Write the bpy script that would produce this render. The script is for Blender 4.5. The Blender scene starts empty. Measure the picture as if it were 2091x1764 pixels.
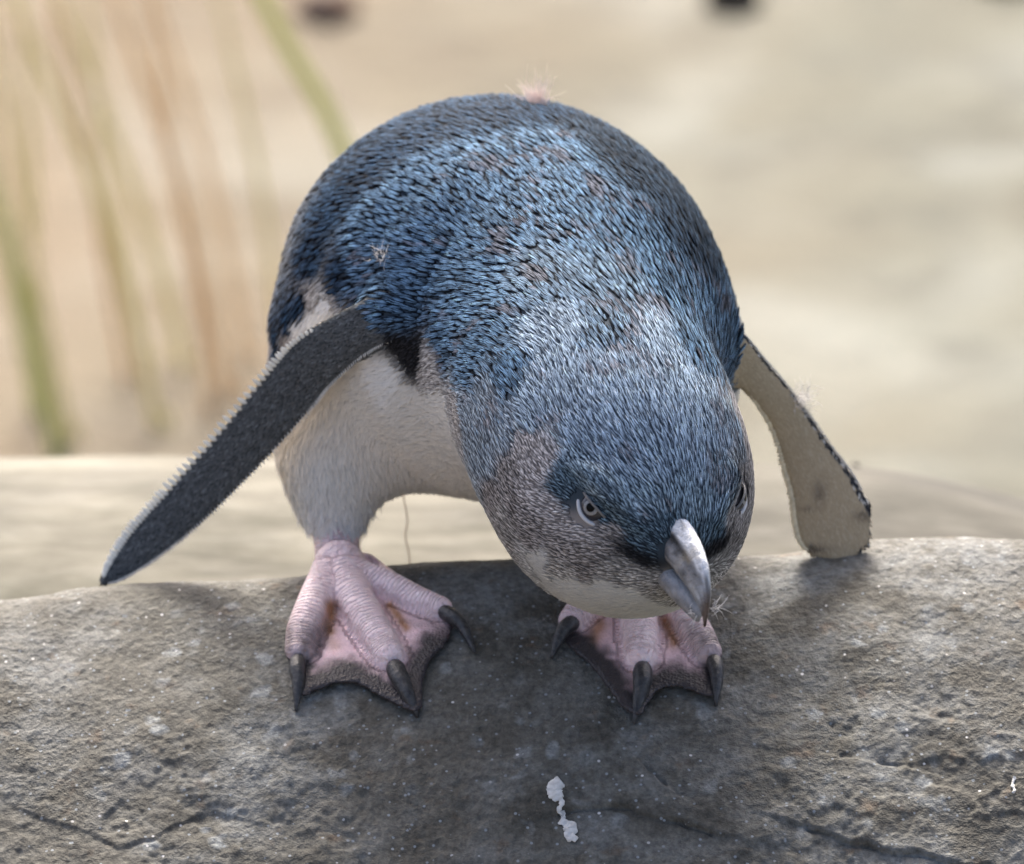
import bpy, math, random
import numpy as np
from mathutils import Vector
from mathutils.bvhtree import BVHTree

rng = np.random.default_rng(7)
random.seed(7)
scene = bpy.context.scene
COL = scene.collection

# ------------------------------------------------------------------ camera, sky, sun, exposure
PITCH = math.radians(20.0)
DIST = 2.0                       # metres from lens to the plane of the penguin's feet
FW = 0.2432                      # width of that plane in the picture, metres
S = FW / 2091.0                  # one design unit in metres
DPX = DIST / S
CX, CY = 1045.5, 882.0
C0 = np.array([0.0, 0.0, 0.42])
AX_R = np.array([1.0, 0.0, 0.0])
AX_D = np.array([0.0, -math.sin(PITCH), -math.cos(PITCH)])
AX_F = np.array([0.0, math.cos(PITCH), -math.sin(PITCH)])

cam_d = bpy.data.cameras.new('camera')
cam = bpy.data.objects.new('camera', cam_d)
COL.objects.link(cam)
cam_d.sensor_width = 36.0
cam_d.lens = 36.0 * DIST / FW
cam_d.clip_start = 0.05
cam_d.clip_end = 500.0
cam.location = Vector(C0 - AX_F * DIST)
cam.rotation_euler = (math.pi / 2 - PITCH, 0, 0)
cam_d.dof.use_dof = True
cam_d.dof.focus_distance = DIST - 0.075
cam_d.dof.aperture_fstop = 17.0
scene.camera = cam

SUN_EL = math.radians(44)
SUN_AZ = math.radians(-6)
world = bpy.data.worlds.new('World')
scene.world = world
world.use_nodes = True
wn = world.node_tree
bg = wn.nodes['Background']
sky = wn.nodes.new('ShaderNodeTexSky')
sky.sky_type = 'NISHITA'
sky.sun_disc = False
sky.sun_elevation = SUN_EL
sky.sun_rotation = SUN_AZ
sky.air_density = 0.6
sky.dust_density = 6.0
sky.ozone_density = 0.3
wn.links.new(sky.outputs[0], bg.inputs[0])
bg.inputs[1].default_value = 0.15
sun_d = bpy.data.lights.new('sun', 'SUN')
sun_d.energy = 2.4
sun_d.angle = math.radians(15)
sun_d.color = (1.0, 0.95, 0.87)
sun = bpy.data.objects.new('sun', sun_d)
COL.objects.link(sun)
sdir = Vector((math.sin(SUN_AZ) * math.cos(SUN_EL), math.cos(SUN_AZ) * math.cos(SUN_EL), math.sin(SUN_EL)))
sun.rotation_euler = (-sdir).to_track_quat('-Z', 'Y').to_euler()
vs = scene.view_settings
vs.view_transform = 'Standard'
vs.look = 'None'
vs.gamma = 1.0
vs.use_curve_mapping = False
vs.exposure = 1.45
scene.render.engine = 'CYCLES'
scene.cycles.max_bounces = 6

# ------------------------------------------------------------------ helpers
def Q(x, y, d=0.0):
    k = 1.0 + d / DPX
    return np.array([(x - CX) * k, (y - CY) * k, d], dtype=np.float64)

def to_world(q):
    q = np.asarray(q, dtype=np.float64)
    return C0 + S * (q[..., 0:1] * AX_R + q[..., 1:2] * AX_D + q[..., 2:3] * AX_F)

def vec_world(v):
    v = np.asarray(v, dtype=np.float64)
    return v[..., 0:1] * AX_R + v[..., 1:2] * AX_D + v[..., 2:3] * AX_F

def nrm(v):
    v = np.asarray(v, dtype=np.float64)
    return v / (np.linalg.norm(v, axis=-1, keepdims=True) + 1e-12)

def hash3(ix, iy, iz, seed):
    h = (ix.astype(np.int64) * 374761393 + iy.astype(np.int64) * 668265263 + iz.astype(np.int64) * 2147483647 + seed * 974634777) & 0xFFFFFFFF
    h = ((h ^ (h >> 13)) * 1274126177) & 0xFFFFFFFF
    h = ((h ^ (h >> 16)) * 2246822519) & 0xFFFFFFFF
    h = h ^ (h >> 15)
    return (h & 0xFFFFFF).astype(np.float64) / 0xFFFFFF

def vnoise(P, scale, seed=0):
    """value noise in -1..1, P (N,3) or (N,2), scale = wavelength"""
    P = np.asarray(P, dtype=np.float64) / scale
    if P.shape[-1] == 2:
        P = np.concatenate([P, np.zeros(P.shape[:-1] + (1,))], -1)
    i = np.floor(P).astype(np.int64)
    f = P - i
    f = f * f * f * (f * (f * 6 - 15) + 10)
    r = 0.0
    for a in (0, 1):
        wa = f[..., 0] if a else 1 - f[..., 0]
        for b in (0, 1):
            wb = f[..., 1] if b else 1 - f[..., 1]
            for c in (0, 1):
                wc = f[..., 2] if c else 1 - f[..., 2]
                r = r + wa * wb * wc * hash3(i[..., 0] + a, i[..., 1] + b, i[..., 2] + c, seed)
    return r * 2 - 1

def fbm(P, scale, seed=0, octaves=4):
    r, a, t = 0.0, 1.0, 0.0
    for o in range(octaves):
        r = r + a * vnoise(P, scale / 2 ** o, seed + o * 17)
        t += a
        a *= 0.5
    return r / t

def sstep(e0, e1, x):
    t = np.clip((x - e0) / (e1 - e0), 0, 1)
    return t * t * (3 - 2 * t)

def mesh_obj(name, verts, faces, mat=None, parent=None, smooth=True, colors=None):
    me = bpy.data.meshes.new(name)
    verts = np.asarray(verts, dtype=np.float32)
    me.vertices.add(len(verts))
    me.vertices.foreach_set('co', verts.ravel())
    if isinstance(faces, np.ndarray):
        n, k = faces.shape
        me.loops.add(n * k)
        me.loops.foreach_set('vertex_index', faces.astype(np.int32).ravel())
        me.polygons.add(n)
        me.polygons.foreach_set('loop_start', np.arange(0, n * k, k, dtype=np.int32))
        me.polygons.foreach_set('loop_total', np.full(n, k, dtype=np.int32))
    else:
        tot = [len(f) for f in faces]
        flat = [i for f in faces for i in f]
        me.loops.add(len(flat))
        me.loops.foreach_set('vertex_index', flat)
        me.polygons.add(len(tot))
        me.polygons.foreach_set('loop_start', np.concatenate([[0], np.cumsum(tot)[:-1]]).astype(np.int32))
        me.polygons.foreach_set('loop_total', np.array(tot, dtype=np.int32))
    me.update(calc_edges=True)
    if smooth:
        me.polygons.foreach_set('use_smooth', np.ones(len(me.polygons), dtype=bool))
    if colors is not None:
        at = me.attributes.new('Col', 'FLOAT_COLOR', 'POINT')
        c = np.ones((len(verts), 4), dtype=np.float32)
        c[:, :3] = colors
        at.data.foreach_set('color', c.ravel())
    if mat is not None:
        for m in (mat if isinstance(mat, (list, tuple)) else [mat]):
            me.materials.append(m)
    o = bpy.data.objects.new(name, me)
    COL.objects.link(o)
    if parent is not None:
        o.parent = parent
        o.matrix_parent_inverse = parent.matrix_world.inverted()
    return o

def tag(o, label=None, cat=None, group=None, kind=None):
    if label: o['label'] = label
    if cat: o['category'] = cat
    if group: o['group'] = group
    if kind: o['kind'] = kind
    return o

def empty(name, loc):
    o = bpy.data.objects.new(name, None)
    COL.objects.link(o)
    o.location = Vector(loc)
    o.empty_display_size = 0.02
    bpy.context.view_layer.update()
    return o

def tube(path, radii, sides=8, cap=True, flat=1.0, up=None):
    """closed tapered tube along a path; returns verts, faces"""
    path = np.asarray(path, dtype=np.float64)
    n = len(path)
    T = nrm(np.gradient(path, axis=0))
    ref = np.array([0.0, 0.0, 1.0]) if up is None else np.asarray(up, float)
    V, F = [], []
    for i in range(n):
        r0 = ref - T[i] * np.dot(ref, T[i])
        if np.linalg.norm(r0) < 1e-6:
            r0 = np.cross(T[i], [1, 0, 0])
        a = nrm(r0)
        b = np.cross(T[i], a)
        for k in range(sides):
            w = 2 * math.pi * k / sides
            V.append(path[i] + radii[i] * (math.cos(w) * a * flat + math.sin(w) * b))
    for i in range(n - 1):
        for k in range(sides):
            k2 = (k + 1) % sides
            F.append((i * sides + k, i * sides + k2, (i + 1) * sides + k2, (i + 1) * sides + k))
    if cap:
        F.append(tuple(range(sides))[::-1])
        F.append(tuple((n - 1) * sides + k for k in range(sides)))
    return np.array(V), F

def catmull(pts, m):
    """resample rows of pts smoothly, m steps per span"""
    p = np.asarray(pts, dtype=np.float64)
    p = np.vstack([2 * p[0] - p[1], p, 2 * p[-1] - p[-2]])
    out = []
    for i in range(1, len(p) - 2):
        for j in range(m):
            t = j / m
            a, b, c, d = p[i - 1], p[i], p[i + 1], p[i + 2]
            out.append(0.5 * (2 * b + (c - a) * t + (2 * a - 5 * b + 4 * c - d) * t * t + (3 * b - a - 3 * c + d) * t ** 3))
    out.append(p[-2])
    return np.array(out)

# ------------------------------------------------------------------ materials
def new_mat(name):
    m = bpy.data.materials.new(name)
    m.use_nodes = True
    nt = m.node_tree
    b = nt.nodes['Principled BSDF']
    return m, nt, b

def N(nt, typ, **kw):
    n = nt.nodes.new(typ)
    for k, v in kw.items():
        if k.startswith('i_'):
            key = k[2:]
            n.inputs[int(key) if key.isdigit() else key.replace('_', ' ')].default_value = v
        else:
            setattr(n, k, v)
    return n

def ramp(nt, stops, src, interp='LINEAR'):
    r = nt.nodes.new('ShaderNodeValToRGB')
    r.color_ramp.interpolation = interp
    els = r.color_ramp.elements
    while len(els) < len(stops):
        els.new(0.5)
    for e, (p, c) in zip(els, stops):
        e.position = p
        e.color = (*c, 1) if len(c) == 3 else c
    nt.links.new(src, r.inputs[0])
    return r

def mixc(nt, fac, a, b, mode='MIX'):
    m = nt.nodes.new('ShaderNodeMix')
    m.data_type = 'RGBA'
    m.blend_type = mode
    for sock, v in ((m.inputs[0], fac), (m.inputs[6], a), (m.inputs[7], b)):
        if isinstance(v, (int, float)):
            sock.default_value = v
        elif isinstance(v, tuple):
            sock.default_value = (*v, 1)
        else:
            nt.links.new(v, sock)
    return m.outputs[2]

def noise(nt, scale, detail=4.0, rough=0.55, vec=None, dist=0.0):
    n = nt.nodes.new('ShaderNodeTexNoise')
    n.inputs['Scale'].default_value = scale
    n.inputs['Detail'].default_value = detail
    n.inputs['Roughness'].default_value = rough
    n.inputs['Distortion'].default_value = dist
    if vec is not None:
        nt.links.new(vec, n.inputs['Vector'])
    return n.outputs['Fac']

def obj_coord(nt):
    return nt.nodes.new('ShaderNodeTexCoord').outputs['Object']

def bump(nt, height, strength, dist, bsdf, prev=None):
    b = nt.nodes.new('ShaderNodeBump')
    b.inputs['Strength'].default_value = strength
    b.inputs['Distance'].default_value = dist
    nt.links.new(height, b.inputs['Height'])
    if prev is not None:
        nt.links.new(prev, b.inputs['Normal'])
    nt.links.new(b.outputs[0], bsdf.inputs['Normal'])
    return b.outputs[0]

def attr_mat(name, rough, spec=0.5, bump_scale=None, bump_dist=0.0002, strength=0.5, sheen=0.0):
    m, nt, b = new_mat(name)
    a = N(nt, 'ShaderNodeAttribute', attribute_name='Col')
    nt.links.new(a.outputs['Color'], b.inputs['Base Color'])
    b.inputs['Roughness'].default_value = rough
    b.inputs['Specular IOR Level'].default_value = spec
    if sheen:
        b.inputs['Sheen Weight'].default_value = sheen
        b.inputs['Sheen Roughness'].default_value = 0.4
    if bump_scale:
        bump(nt, noise(nt, bump_scale, 3, 0.6, obj_coord(nt)), strength, bump_dist, b)
    return m

def rock_material():
    m, nt, b = new_mat('sandstone')
    co = obj_coord(nt)
    big = noise(nt, 14, 5, 0.6, co, 0.3)
    mid = noise(nt, 70, 6, 0.65, co)
    fine = noise(nt, 620, 3, 0.7, co)
    c1 = ramp(nt, [(0.3, (0.0598, 0.0548, 0.0430)), (0.5, (0.0915, 0.0860, 0.0705)), (0.72, (0.1302, 0.1265, 0.1121))], mid).outputs[0]
    pale = ramp(nt, [(0.44, (0, 0, 0)), (0.62, (1, 1, 1))], big).outputs[0]
    mids = ramp(nt, [(0.42, (0, 0, 0)), (0.62, (1, 1, 1))], mid).outputs[0]
    pm = mixc(nt, 1.0, pale, mids, 'MULTIPLY')
    c2 = mixc(nt, pm, c1, (0.1653, 0.1691, 0.1597))
    blot = N(nt, 'ShaderNodeTexVoronoi', i_Scale=190.0)
    wv = N(nt, 'ShaderNodeVectorMath', operation='MULTIPLY_ADD')
    nzv = nt.nodes.new('ShaderNodeTexNoise'); nzv.inputs['Scale'].default_value = 160; nt.links.new(co, nzv.inputs['Vector'])
    nt.links.new(nzv.outputs['Color'], wv.inputs[0]); wv.inputs[1].default_value = (.006, .006, .006); nt.links.new(co, wv.inputs[2])
    nt.links.new(wv.outputs[0], blot.inputs['Vector'])
    bsp = N(nt, 'ShaderNodeSeparateColor'); nt.links.new(blot.outputs['Color'], bsp.inputs[0])
    bz = N(nt, 'ShaderNodeMath', operation='MULTIPLY'); nt.links.new(bsp.outputs[2], bz.inputs[0]); nt.links.new(noise(nt, 24, 3, 0.6, co), bz.inputs[1])
    bm_ = mixc(nt, 1.0, ramp(nt, [(0.40, (0, 0, 0)), (0.50, (1, 1, 1))], bz.outputs[0]).outputs[0], ramp(nt, [(0.25, (.75, .75, .75)), (0.5, (0, 0, 0))], blot.outputs['Distance']).outputs[0], 'MULTIPLY')
    c2 = mixc(nt, bm_, c2, (0.2321, 0.2452, 0.2414))
    rust = ramp(nt, [(0.62, (0, 0, 0)), (0.74, (1, 1, 1))], noise(nt, 120, 3, 0.6, co)).outputs[0]
    c3 = mixc(nt, mixc(nt, 1.0, rust, (0.3880, 0.3920, 0.4120), 'MULTIPLY'), c2, (0.1406, 0.0817, 0.0403))
    gr = ramp(nt, [(0.3, (0.3395, 0.3332, 0.3296)), (0.5, (1.0, 1.0, 1.0)), (0.7, (1.75, 1.75, 1.72))], fine).outputs[0]
    c4 = mixc(nt, 0.6, c3, gr, 'MULTIPLY')
    vo = N(nt, 'ShaderNodeTexVoronoi', i_Scale=800.0)
    nt.links.new(co, vo.inputs['Vector'])
    sep = N(nt, 'ShaderNodeSeparateColor')
    nt.links.new(vo.outputs['Color'], sep.inputs[0])
    pick = ramp(nt, [(0.991, (0, 0, 0)), (0.993, (1, 1, 1))], sep.outputs[0]).outputs[0]
    dot = ramp(nt, [(0.22, (1, 1, 1)), (0.36, (0, 0, 0))], vo.outputs['Distance']).outputs[0]
    fl = mixc(nt, 1.0, pick, dot, 'MULTIPLY')
    c5 = mixc(nt, fl, c4, (0.6, 0.58, 0.55))
    pick2 = ramp(nt, [(0.90, (0, 0, 0)), (0.92, (1, 1, 1))], sep.outputs[1]).outputs[0]
    fl2 = mixc(nt, 1.0, pick2, dot, 'MULTIPLY')
    c6 = mixc(nt, fl2, c5, (0.2321, 0.2487, 0.2549))
    nt.links.new(c6, b.inputs['Base Color'])
    b.inputs['Roughness'].default_value = 0.8
    b.inputs['Specular IOR Level'].default_value = 0.35
    worn = ramp(nt, [(0.35, (.15, .15, .15)), (0.62, (1, 1, 1))], noise(nt, 30, 4, 0.6, co, 0.4)).outputs[0]
    n1 = bump(nt, fine, 1.0, 0.0010, b)
    nt.links.new(worn, nt.nodes[-1].inputs['Strength'])
    n2 = bump(nt, noise(nt, 330, 4, 0.7, co), 0.6, 0.0012, b, n1)
    return m

def sand_material():
    m, nt, b = new_mat('sand_ground')
    co = obj_coord(nt)
    n1 = noise(nt, 4.5, 3, 0.5, co)
    c = ramp(nt, [(0.32, (0.0818, 0.0752, 0.0524)), (0.5, (0.1337, 0.1310, 0.0978)), (0.68, (0.1845, 0.1876, 0.1533))], n1).outputs[0]
    n2 = noise(nt, 13.0, 4, 0.55, co)
    c = mixc(nt, ramp(nt, [(0.48, (0, 0, 0)), (0.72, (0.8, 0.8, 0.8))], n2).outputs[0], c, (0.0717, 0.0711, 0.0563))
    n3 = noise(nt, 9.0, 3, 0.5, co, 0.5)
    c = mixc(nt, ramp(nt, [(0.5, (0, 0, 0)), (0.7, (0.7, 0.7, 0.7))], n3).outputs[0], c, (0.2344, 0.2423, 0.2115))
    sep = N(nt, 'ShaderNodeSeparateXYZ')
    nt.links.new(co, sep.inputs[0])
    # the bare earth turns redder towards the grass
    add = N(nt, 'ShaderNodeMath', operation='MULTIPLY_ADD')
    nt.links.new(noise(nt, 3.2, 3, 0.5, co), add.inputs[0])
    add.inputs[1].default_value = 0.55
    nt.links.new(sep.outputs[0], add.inputs[2])
    warm = ramp(nt, [(0.0, (1, 1, 1)), (0.42, (0, 0, 0))], add.outputs[0]).outputs[0]
    c = mixc(nt, mixc(nt, 1.0, warm, (0.8, 0.8, 0.8), 'MULTIPLY'), c, (0.1745, 0.1217, 0.0679))
    nt.links.new(c, b.inputs['Base Color'])
    b.inputs['Roughness'].default_value = 0.95
    bump(nt, noise(nt, 60, 5, 0.65, co), 0.6, 0.012, b)
    return m

def wood_material():
    m, nt, b = new_mat('weathered_wood')
    co = obj_coord(nt)
    mp = N(nt, 'ShaderNodeMapping')
    mp.inputs['Scale'].default_value = (0.30, 1.0, 1.0)
    nt.links.new(co, mp.inputs['Vector'])
    g = noise(nt, 110, 6, 0.62, mp.outputs[0], 0.1)
    c = ramp(nt, [(0.3, (0.0797, 0.0752, 0.0546)), (0.5, (0.1328, 0.1268, 0.0987)), (0.66, (0.1754, 0.1699, 0.1418))], g).outputs[0]
    mo = noise(nt, 26, 4, 0.6, co)
    c = mixc(nt, ramp(nt, [(0.5, (0, 0, 0)), (0.7, (0.7, 0.7, 0.7))], mo).outputs[0], c, (0.0659, 0.0645, 0.0420))
    at = N(nt, 'ShaderNodeAttribute', attribute_name='Col')
    c = mixc(nt, 1.0, c, at.outputs['Color'], 'MULTIPLY')
    nt.links.new(c, b.inputs['Base Color'])
    b.inputs['Roughness'].default_value = 0.85
    bump(nt, g, 0.7, 0.0014, b)
    return m

def skin_material():
    m, nt, b = new_mat('foot_skin')
    a = N(nt, 'ShaderNodeAttribute', attribute_name='Col')
    co = obj_coord(nt)
    mott = ramp(nt, [(0.3, (0.86, 0.82, 0.84)), (0.7, (1.06, 1.05, 1.05))], noise(nt, 420, 3, 0.6, co)).outputs[0]
    nt.links.new(mixc(nt, 1.0, a.outputs['Color'], mott, 'MULTIPLY'), b.inputs['Base Color'])
    b.inputs['Roughness'].default_value = 0.5
    b.inputs['Subsurface Weight'].default_value = 0.12
    b.inputs['Subsurface Radius'].default_value = (0.002, 0.0008, 0.0006)
    b.inputs['Subsurface Scale'].default_value = 1.0
    w = N(nt, 'ShaderNodeAttribute', attribute_name='wrinkle')
    sn = N(nt, 'ShaderNodeMath', operation='SINE')
    nt.links.new(w.outputs['Fac'], sn.inputs[0])
    vo = N(nt, 'ShaderNodeTexVoronoi', i_Scale=1500.0)
    nt.links.new(co, vo.inputs['Vector'])
    n1 = bump(nt, sn.outputs[0], 0.7, 0.0003, b)
    n1 = bump(nt, noise(nt, 600, 3, 0.6, co), 0.5, 0.0005, b, n1)
    bump(nt, vo.outputs['Distance'], 0.7, 0.0003, b, n1)
    return m

def plain(name, col, rough=0.5, spec=0.5, nscale=None, ndist=0.0002, var=None):
    m, nt, b = new_mat(name)
    b.inputs['Base Color'].default_value = (*col, 1)
    b.inputs['Roughness'].default_value = rough
    b.inputs['Specular IOR Level'].default_value = spec
    if nscale:
        co = obj_coord(nt)
        nz = noise(nt, nscale, 4, 0.6, co)
        bump(nt, nz, 0.6, ndist, b)
        if var:
            nt.links.new(ramp(nt, [(0.35, col), (0.65, var)], nz).outputs[0], b.inputs['Base Color'])
    return m

M_ROCK = rock_material()
M_SAND = sand_material()
M_WOOD = wood_material()
M_SKIN = skin_material()
M_DOWN = attr_mat('under_down', 0.8, 0.2)
M_PLUME = attr_mat('feather', 0.7, 0.05)
M_FLIP = attr_mat('flipper_skin', 0.5, 0.4, 2200, 0.00025, 0.6)
M_BILL = attr_mat('bill_horn', 0.46, 0.4, 900, 0.0008, 0.9)
M_CLAW = plain('claw_horn', (0.018, 0.018, 0.020), 0.38, 0.5, 900, 0.0007, (0.06, 0.058, 0.055))
M_FLUFF = plain('fluff', (0.72, 0.69, 0.66), 0.7, 0.2)
M_PINKFLUFF = plain('pink_fluff', (.80, .66, .60), 0.7, 0.2)

# ------------------------------------------------------------------ ground
gv = []
gx = np.concatenate([np.linspace(-200, -4, 8), np.linspace(-3, 3, 61), np.linspace(4, 200, 8)])
gy = np.concatenate([np.linspace(-200, -3, 8), np.linspace(-2, 5, 71), np.linspace(6, 200, 8)])
X, Y = np.meshgrid(gx, gy, indexing='ij')
P2 = np.stack([X, Y], -1)
Zg = 0.03 * fbm(P2, 0.9, 3, 3) * np.exp(-(X ** 2 + (Y - 1) ** 2) / 30)
GV = np.stack([X, Y, Zg], -1).reshape(-1, 3)
ni, nj = X.shape
ii, jj = np.meshgrid(np.arange(ni - 1), np.arange(nj - 1), indexing='ij')
GF = np.stack([ii * nj + jj, (ii + 1) * nj + jj, (ii + 1) * nj + jj + 1, ii * nj + jj + 1], -1).reshape(-1, 4)
ground = mesh_obj('ground', GV, GF, M_SAND)
tag(ground, kind='structure')

def ground_z(x, y):
    p = np.array([[x, y]])
    return float(0.03 * fbm(p, 0.9, 3, 3)[0] * math.exp(-(x * x + (y - 1) ** 2) / 30))

# ------------------------------------------------------------------ boulder
EDGE_X = [-3200, -1600, 0, 200, 600, 820, 1100, 1540, 1640, 1800, 2091, 3700, 5300]
EDGE_Y = [1900, 1345, 1226, 1206, 1177, 1161, 1147, 1143, 1133, 1115, 1098, 1180, 1750]
s_key = np.array([-5200, -2200, -900, -350, 0, 60, 120, 400, 700, 1000, 1500, 2600, 5200])
p_key = np.radians([-112, -108, -85, -50, 0, 22, 33, 43, 51, 58, 78, 88, 92])
s_tab = np.arange(-5200, 5201, 2.0)
psi = np.interp(s_tab, s_key, p_key)
ytab = np.cumsum(np.sin(psi)) * 2.0
ztab = -np.cumsum(np.cos(psi)) * 2.0
i0 = np.argmin(abs(s_tab))
ytab -= ytab[i0]
ztab -= ztab[i0]

sx = np.concatenate([np.linspace(-2900, -140, 60), np.arange(-110, 2205, 3.6), np.linspace(2240, 5000, 60)])
ss = np.concatenate([np.linspace(-4200, -140, 60), np.arange(-110, 1180, 3.6), np.linspace(1215, 5000, 60)])
XX, SS = np.meshgrid(sx, ss, indexing='ij')
pg = np.interp(SS, s_tab, psi)
YY = np.interp(SS, s_tab, ytab) + np.interp(XX, EDGE_X, EDGE_Y)
# smooth the edge line
ek = np.interp(np.arange(-3400, 5500, 20.0), EDGE_X, EDGE_Y)
ker = np.exp(-np.linspace(-2, 2, 31) ** 2); ker /= ker.sum()
ek = np.convolve(np.pad(ek, 15, mode='edge'), ker, 'valid')
edge_fn = lambda x: np.interp(x, np.arange(-3400, 5500, 20.0), ek)
YY = np.interp(SS, s_tab, ytab) + edge_fn(XX)
ZZ = np.interp(SS, s_tab, ztab) + 60 * ((XX - 1045) / 1000.0) ** 2 * 0.4
Nn = np.stack([np.zeros_like(pg), -np.cos(pg), -np.sin(pg)], -1)
PS = np.stack([XX, SS], -1)
disp = 26 * fbm(PS + 50, 620, 11, 2) + 9 * fbm(PS, 170, 21, 3) + 2.2 * fbm(PS, 46, 31, 3) + 1.5 * fbm(PS, 12, 41, 2)
near_feet = np.exp(-(((XX - 1000) / 620) ** 4)) * np.exp(-(((SS - 200) / 260) ** 4))
disp = disp * (1 - 0.75 * near_feet) + near_feet * (1.6 * fbm(PS, 40, 33, 3) + 1.2 * fbm(PS, 13, 41, 2))
# pits and chips in the lower face
low = sstep(380, 620, SS)
pits = fbm(PS, 90, 77, 4)
disp -= low * 5 * sstep(0.16, 0.40, pits)
disp += low * 2.5 * sstep(0.1, 0.3, fbm(PS, 60, 88, 3))
Yimg = YY
WOB = None
def crack(poly, depth, width, step=0.0, seed=1):
    global disp
    poly = np.asarray(poly, float) / 1.22430
    global WOB
    if WOB is None:
        WOB = 7 * np.stack([fbm(PS, 45, 500, 3), fbm(PS, 45, 600, 3), fbm(PS, 60, 700, 2) / 7], -1)
    wsel = (slice(np.searchsorted(sx, poly[:, 0].min() - 160), np.searchsorted(sx, poly[:, 0].max() + 160)), slice(np.searchsorted(ss, -50), np.searchsorted(ss, 1200)))
    wob = WOB[wsel]
    px, py = XX[wsel] + wob[..., 0], Yimg[wsel] + wob[..., 1]
    best = np.full(px.shape, 1e9)
    side = np.zeros(px.shape)
    for (ax, ay), (bx, by) in zip(poly[:-1], poly[1:]):
        dx, dy = bx - ax, by - ay
        L2 = dx * dx + dy * dy
        t = np.clip(((px - ax) * dx + (py - ay) * dy) / L2, 0, 1)
        ex, ey = px - ax - t * dx, py - ay - t * dy
        d = np.hypot(ex, ey)
        cr = (dx * ey - dy * ex) / math.sqrt(L2)
        upd = d < best
        best = np.where(upd, d, best)
        side = np.where(upd, cr, side)
    vary = np.clip(0.35 + 1.1 * wob[..., 2] * 7 / 7, 0, 1.2)
    disp[wsel] -= depth * vary * np.exp(-(best / width) ** 2)
    if step:
        disp[wsel] += step * sstep(-3, 3, side) * np.exp(-(best / 70) ** 2)
crack([(1525, 1805), (1560, 1850), (1622, 1915), (1660, 1945)], 12, 3.6, 4, 1)
crack([(1395, 2002), (1480, 1985), (1570, 1990), (1640, 2015), (1700, 2035), (1762, 2052)], 13, 3.8, -8, 2)
crack([(1990, 2040), (2080, 2062), (2170, 2088), (2260, 2092), (2350, 2125), (2440, 2150)], 15, 4.2, -11, 3)
crack([(2080, 1870), (2150, 1878), (2215, 1890)], 11, 3.6, 4, 4)
crack([(90, 1830), (150, 1868)], 4, 3, 0, 5)
crack([(150, 2010), (220, 2035), (290, 2055), (330, 2085), (420, 2060), (460, 2020), (560, 1990), (640, 2010)], 2.5, 3.6, -4, 6)
crack([(880, 1900), (960, 1925), (1040, 1905)], 4, 3.5, 2, 7)
crack([(2440, 2005), (2560, 2000), (2620, 2010)], 5, 3.5, -3, 8)
crack([(2300, 1760), (2380, 1790), (2420, 1850)], 3.5, 3.5, 2, 9)
RV = np.stack([XX - CX, YY - CY, ZZ], -1) + Nn * disp[..., None]
# ease the two ends of the boulder down and round
endf = np.clip((np.abs(XX - 1045) - 1300) / 2600, 0, 1) ** 2
RV[..., 2] += endf * 500
ri, rj = XX.shape
ii, jj = np.meshgrid(np.arange(ri - 1), np.arange(rj - 1), indexing='ij')
RF = np.stack([ii * rj + jj, ii * rj + jj + 1, (ii + 1) * rj + jj + 1, (ii + 1) * rj + jj], -1).reshape(-1, 4)
RVf = RV.reshape(-1, 3)
rock = mesh_obj('boulder', to_world(RVf), RF, M_ROCK)
tag(rock, 'broad rounded grey sandstone boulder under the penguin, gritty and cracked', 'rock')
sub = (XX > 480) & (XX < 1900) & (SS > -60) & (SS < 700)
ia = np.where((sx > 480) & (sx < 1900))[0]; ja = np.where((ss > -60) & (ss < 700))[0]
SV = RV[ia[0]:ia[-1] + 1:2, ja[0]:ja[-1] + 1:2]
a_, b_ = SV.shape[:2]
ii, jj = np.meshgrid(np.arange(a_ - 1), np.arange(b_ - 1), indexing='ij')
SF = np.stack([ii * b_ + jj, ii * b_ + jj + 1, (ii + 1) * b_ + jj + 1, (ii + 1) * b_ + jj], -1).reshape(-1, 4)
rock_bvh = BVHTree.FromPolygons([Vector(v) for v in SV.reshape(-1, 3)], [tuple(f) for f in SF.tolist()])

def rock_hit(x, y):
    h = rock_bvh.ray_cast(Vector((x - CX, y - CY, -3000)), Vector((0, 0, 1)))
    if h[0] is None:
        return None, None
    n = np.array(h[1])
    if n[2] > 0:
        n = -n
    return np.array(h[0]), n

# depth map of the rock under the feet (design frame, smoothed)
mx = np.arange(540, 1560, 8.0); my = np.arange(1120, 1500, 8.0)
zmap = np.zeros((len(mx), len(my)))
for i, x in enumerate(mx):
    last = None
    for j in range(len(my) - 1, -1, -1):
        h, _ = rock_hit(x, my[j])
        if h is not None:
            last = h[2]
        else:
            last = (last if last is not None else 0) + 14
        zmap[i, j] = last
for _ in range(3):
    zp = np.pad(zmap, 1, mode='edge')
    zmap = (zp[:-2, 1:-1] + zp[2:, 1:-1] + zp[1:-1, :-2] + zp[1:-1, 2:] + 2 * zmap) / 6
def rock_z(X_, Y_):
    fx = np.clip((X_ - (mx[0] - CX)) / 8.0, 0, len(mx) - 1.001)
    fy = np.clip((Y_ - (my[0] - CY)) / 8.0, 0, len(my) - 1.001)
    i = fx.astype(int); j = fy.astype(int); u = fx - i; v = fy - j
    return zmap[i, j] * (1 - u) * (1 - v) + zmap[i + 1, j] * u * (1 - v) + zmap[i, j + 1] * (1 - u) * v + zmap[i + 1, j + 1] * u * v

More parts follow.
